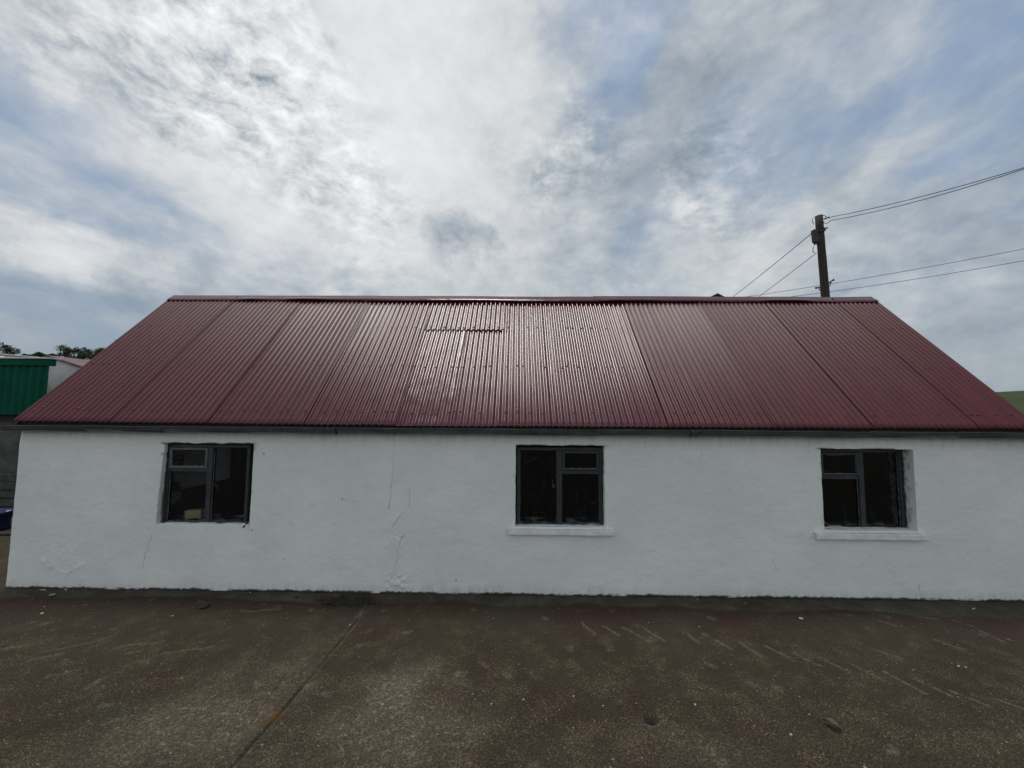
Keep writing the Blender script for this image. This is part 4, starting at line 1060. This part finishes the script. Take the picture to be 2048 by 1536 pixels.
# ------------------------------------------------------------------ trees and far poles on the left skyline
def tree(px, py_top, py_bot, wpx, Y, label, leaf, seed, name='broadleaf_tree'):
    rnd = random.Random(seed); b = at_y(px, py_bot, Y); t = at_y(px, py_top, Y); H = t.z - b.z
    Wd = wpx / F_PX * (Y - CAM_Y) ; gz = b.z - max(1.5, H * .35)
    base = Vector((b.x, Y, gz)); root = empty(name, base, label, 'tree', 'trees on the left skyline')
    bm = bmesh.new(); top = Vector((b.x + .1 * H, Y, b.z + H * .7))
    bm_tube(bm, [base - Vector((0, 0, 1.5)), base + (top - base) * .4, top], [.06 * H, .045 * H, .012 * H], 7)
    for k in range(5):
        a = k * 1.3 + rnd.random(); s = base + (top - base) * rnd.uniform(.4, .75)
        bm_tube(bm, [s, s + Vector((math.cos(a) * Wd * .3, math.sin(a) * Wd * .25, H * .25))], [.02 * H, .006 * H], 5)
    from_bm('trunk', bm, M['bark'], root)
    clumps = []
    for k in range(26):
        u = rnd.uniform(-1, 1); v = rnd.uniform(-1, 1); ww = rnd.uniform(0, 1)
        if u * u + v * v > 1: continue
        hh = math.sqrt(max(0, 1 - u * u)) * rnd.uniform(.25, 1)
        clumps.append((Vector((b.x + u * Wd * .48, Y + v * Wd * .4, b.z - H * .12 + hh * H * .98)), Wd * rnd.uniform(.09, .19)))
    vs, fs = [], []
    for c, r in clumps:
        for k in range(120):
            d = Vector((rnd.gauss(0, 1), rnd.gauss(0, 1), rnd.gauss(0, 1))).normalized(); p = c + d * r * rnd.uniform(.5, 1.12)
            a = Vector((rnd.gauss(0, 1), rnd.gauss(0, 1), rnd.gauss(0, 1))).normalized(); bb = a.cross(d).normalized(); s = Wd * rnd.uniform(.018, .034)
            i = len(vs); vs += [p - a * s, p + bb * s * .6, p + a * s, p - bb * s * .6]; fs.append((i, i + 1, i + 2, i + 3))
    from_np('crown', np.array([tuple(v) for v in vs]), np.array(fs), leaf, root, False)
tree(14, 688, 709, 36, 70, 'rounded bushy tree at the far left end of the skyline', M['leaf'], 1)
tree(146, 692, 714, 46, 72, 'dark rounded tree standing alone above the white gable', M['leaf'], 2)
tree(188, 694, 715, 36, 66, 'lighter green tree half hidden by the left slope of the maroon roof', M['leaf_light'], 3)
tree(208, 689, 713, 32, 68, 'tallest skyline tree, its top just showing over the left roof verge', M['leaf_light'], 4)
# the hedge along the hilltop
rnd = random.Random(9); vs, fs = [], []
hb = at_y(70, 712, 69)
for k in range(5200):
    px = rnd.uniform(-30, 190); tp = 710 + 3.2 * math.sin(px * .06) + 2.0 * math.sin(px * .21 + 1) + (3 if px > 120 else 0)
    p = at_y(px, tp + abs(rnd.gauss(0, 1)) * 3.5, 69 + rnd.uniform(-1.5, 1.5)); a = Vector((rnd.gauss(0, 1), rnd.gauss(0, 1), rnd.gauss(0, 1))).normalized(); b = a.cross(Vector((rnd.random(), rnd.random(), .3))).normalized(); s = rnd.uniform(.12, .28)
    i = len(vs); vs += [p - a * s, p + b * s * .7, p + a * s, p - b * s * .7]; fs.append((i, i + 1, i + 2, i + 3))
o = from_np('hedge', np.array([tuple(v) for v in vs]) - np.array(hb), np.array(fs), M['leaf'], None, False); o.location = hb
tag(o, 'long low dark hedge along the left hilltop between the trees', 'hedge')
for px, pt, pb_, lean, lab in ((6, 684, 712, 0, 'far thin pole on the skyline at the left picture edge'), (119, 690, 716, 4, 'far leaning pole on the skyline beside the dark rounded tree'), (232, 679, 712, 0, 'far pole whose tip just shows over the left roof verge')):
    b = at_y(px, pb_, 60); t = at_y(px + lean, pt, 60); root = empty('distant_pole', b - Vector((0, 0, 2)), lab, 'pole', 'poles on the left skyline')
    bm = bmesh.new(); bm_tube(bm, [b - Vector((0, 0, 4)), b, t], [.075, .07, .055], 8); from_bm('shaft', bm, M['pole'], root)
    bm = bmesh.new(); bm_box(bm, t.x - .10, t.x + .10, t.y - .06, t.y + .06, t.z - .25, t.z - .12, .01); from_bm('bracket', bm, M['iron'], root)

# ------------------------------------------------------------------ loose bits on the yard
def pebble(px, py, r, mat, name, label, cat, group=None, flat=.55):
    p = at_z(px, py); bm = bmesh.new(); bmesh.ops.create_icosphere(bm, subdivisions=2, radius=r)
    sx, sy = random.uniform(.8, 1.4), random.uniform(.7, 1.1)
    for v in bm.verts: v.co = Vector((v.co.x * sx, v.co.y * sy, v.co.z * flat)) * random.uniform(.82, 1.15)
    d = max(0, -p.y); lift = .030 * max(0, 1 - d / .27)
    o = from_bm(name, bm, mat, None, False); o.location = (p.x, p.y, r * flat * .6 + lift); o.rotation_euler.z = random.uniform(0, 6)
    tag(o, label, cat, group)
pebble(409, 1215, .036, M['dark_stone'], 'clod', 'dark lump of dirt lying near the wall below the left window', 'clod', flat=.75)
pebble(1602, 1238, .017, M['white_stone'], 'stone_chip', 'white stone chip on the smooth strip below the right window', 'stone', 'loose stone chips')
pebble(104, 1193, .026, M['stone'], 'stone_chip', 'largest pale chip, close to the wall at the far left', 'stone', 'loose stone chips', .35)
pebble(84, 1228, .015, M['white_stone'], 'stone_chip', 'small white chip on the maroon stain at the far left', 'stone', 'loose stone chips')
for px, py in ((89, 1214), (1395, 1203), (1491, 1210), (1512, 1218), (1399, 1254), (986, 1237), (1297, 1246), (1147, 1393), (983, 1408), (1206, 1412), (1047, 1400), (945, 1389), (1599, 1394), (1619, 1429), (1904, 1328), (1917, 1333), (1931, 1335), (1582, 1470), (1826, 1341), (1730, 1536), (1390, 1410), (345, 1232), (500, 1190), (700, 1250)):
    pebble(px, py, random.uniform(.006, .011), random.choice((M['stone'], M['white_stone'])), 'stone_chip', 'tiny pale stone chip lying loose on the dark concrete yard', 'stone', 'tiny stone chips on the yard')
for px, py, l in ((1950, 1220, .05), (85, 1185, .05), (130, 1184, .04)):
    p = at_z(px, py); bm = bmesh.new(); bm_tube(bm, [(-l, 0, .006), (0, .006, .009), (l, -.004, .006)], [.003, .006, .003], 6)
    o = from_bm('straw', bm, M['white_stone']); o.location = (p.x, p.y, .02 if py < 1200 else .006); o.rotation_euler.z = random.uniform(-.4, .4)
    tag(o, {1950: 'pale straw on the concrete near the right picture edge', 85: 'flat pale straw lying along the foot of the wall at far left', 130: 'short pale straw at the wall foot, right of a longer one'}[px], 'straw', 'straws on the yard')
# curled dead leaf
p = at_z(1663, 1455); bm = bmesh.new(); rows = []
for i in range(9):
    t = i / 8; wv = .022 * math.sin(PI * min(1, t * 1.05 + .02)) + .001
    rows.append([bm.verts.new((k * wv, t * .11 - .055, .006 + .022 * abs(k) ** 1.5 * (1 - .3 * t) + .018 * math.sin(t * 3))) for k in (-1, -.5, 0, .5, 1)])
for a, b in zip(rows, rows[1:]):
    for k in range(4): bm.faces.new((a[k], a[k + 1], b[k + 1], b[k]))
o = from_bm('dead_leaf', bm, M['dead_leaf'], None, True); o.location = (p.x, p.y, .004); o.rotation_euler.z = .5
sm = o.modifiers.new('thickness', 'SOLIDIFY'); sm.thickness = .0015
tag(o, 'curled brown dead leaf on the concrete below the right window', 'leaf')
# moss and grit in the corner by the slab joint
rnd = random.Random(5); bm = bmesh.new(); c0 = at_z(690, 1204)
for k in range(150):
    x = rnd.gauss(0, .16); y_ = rnd.gauss(0, .05); 
    if c0.y + y_ > -.015: continue
    r = rnd.uniform(.005, .016); m_ = Matrix.Translation((x, y_, r * .4 + .022 * max(0, 1 + (c0.y + y_) / .27))) @ Matrix.Diagonal((1.2, 1, .7, 1))
    bmesh.ops.create_icosphere(bm, subdivisions=1, radius=r, matrix=m_)
o = from_bm('moss_clump', bm, M['moss']); o.location = (c0.x, c0.y, 0); tag(o, 'dark moss and grit gathered at the wall foot by the slab joint', 'moss', kind='stuff')

scene.cycles.max_bounces = 8
scene.cycles.transparent_max_bounces = 12
scene.cycles.use_denoising = True
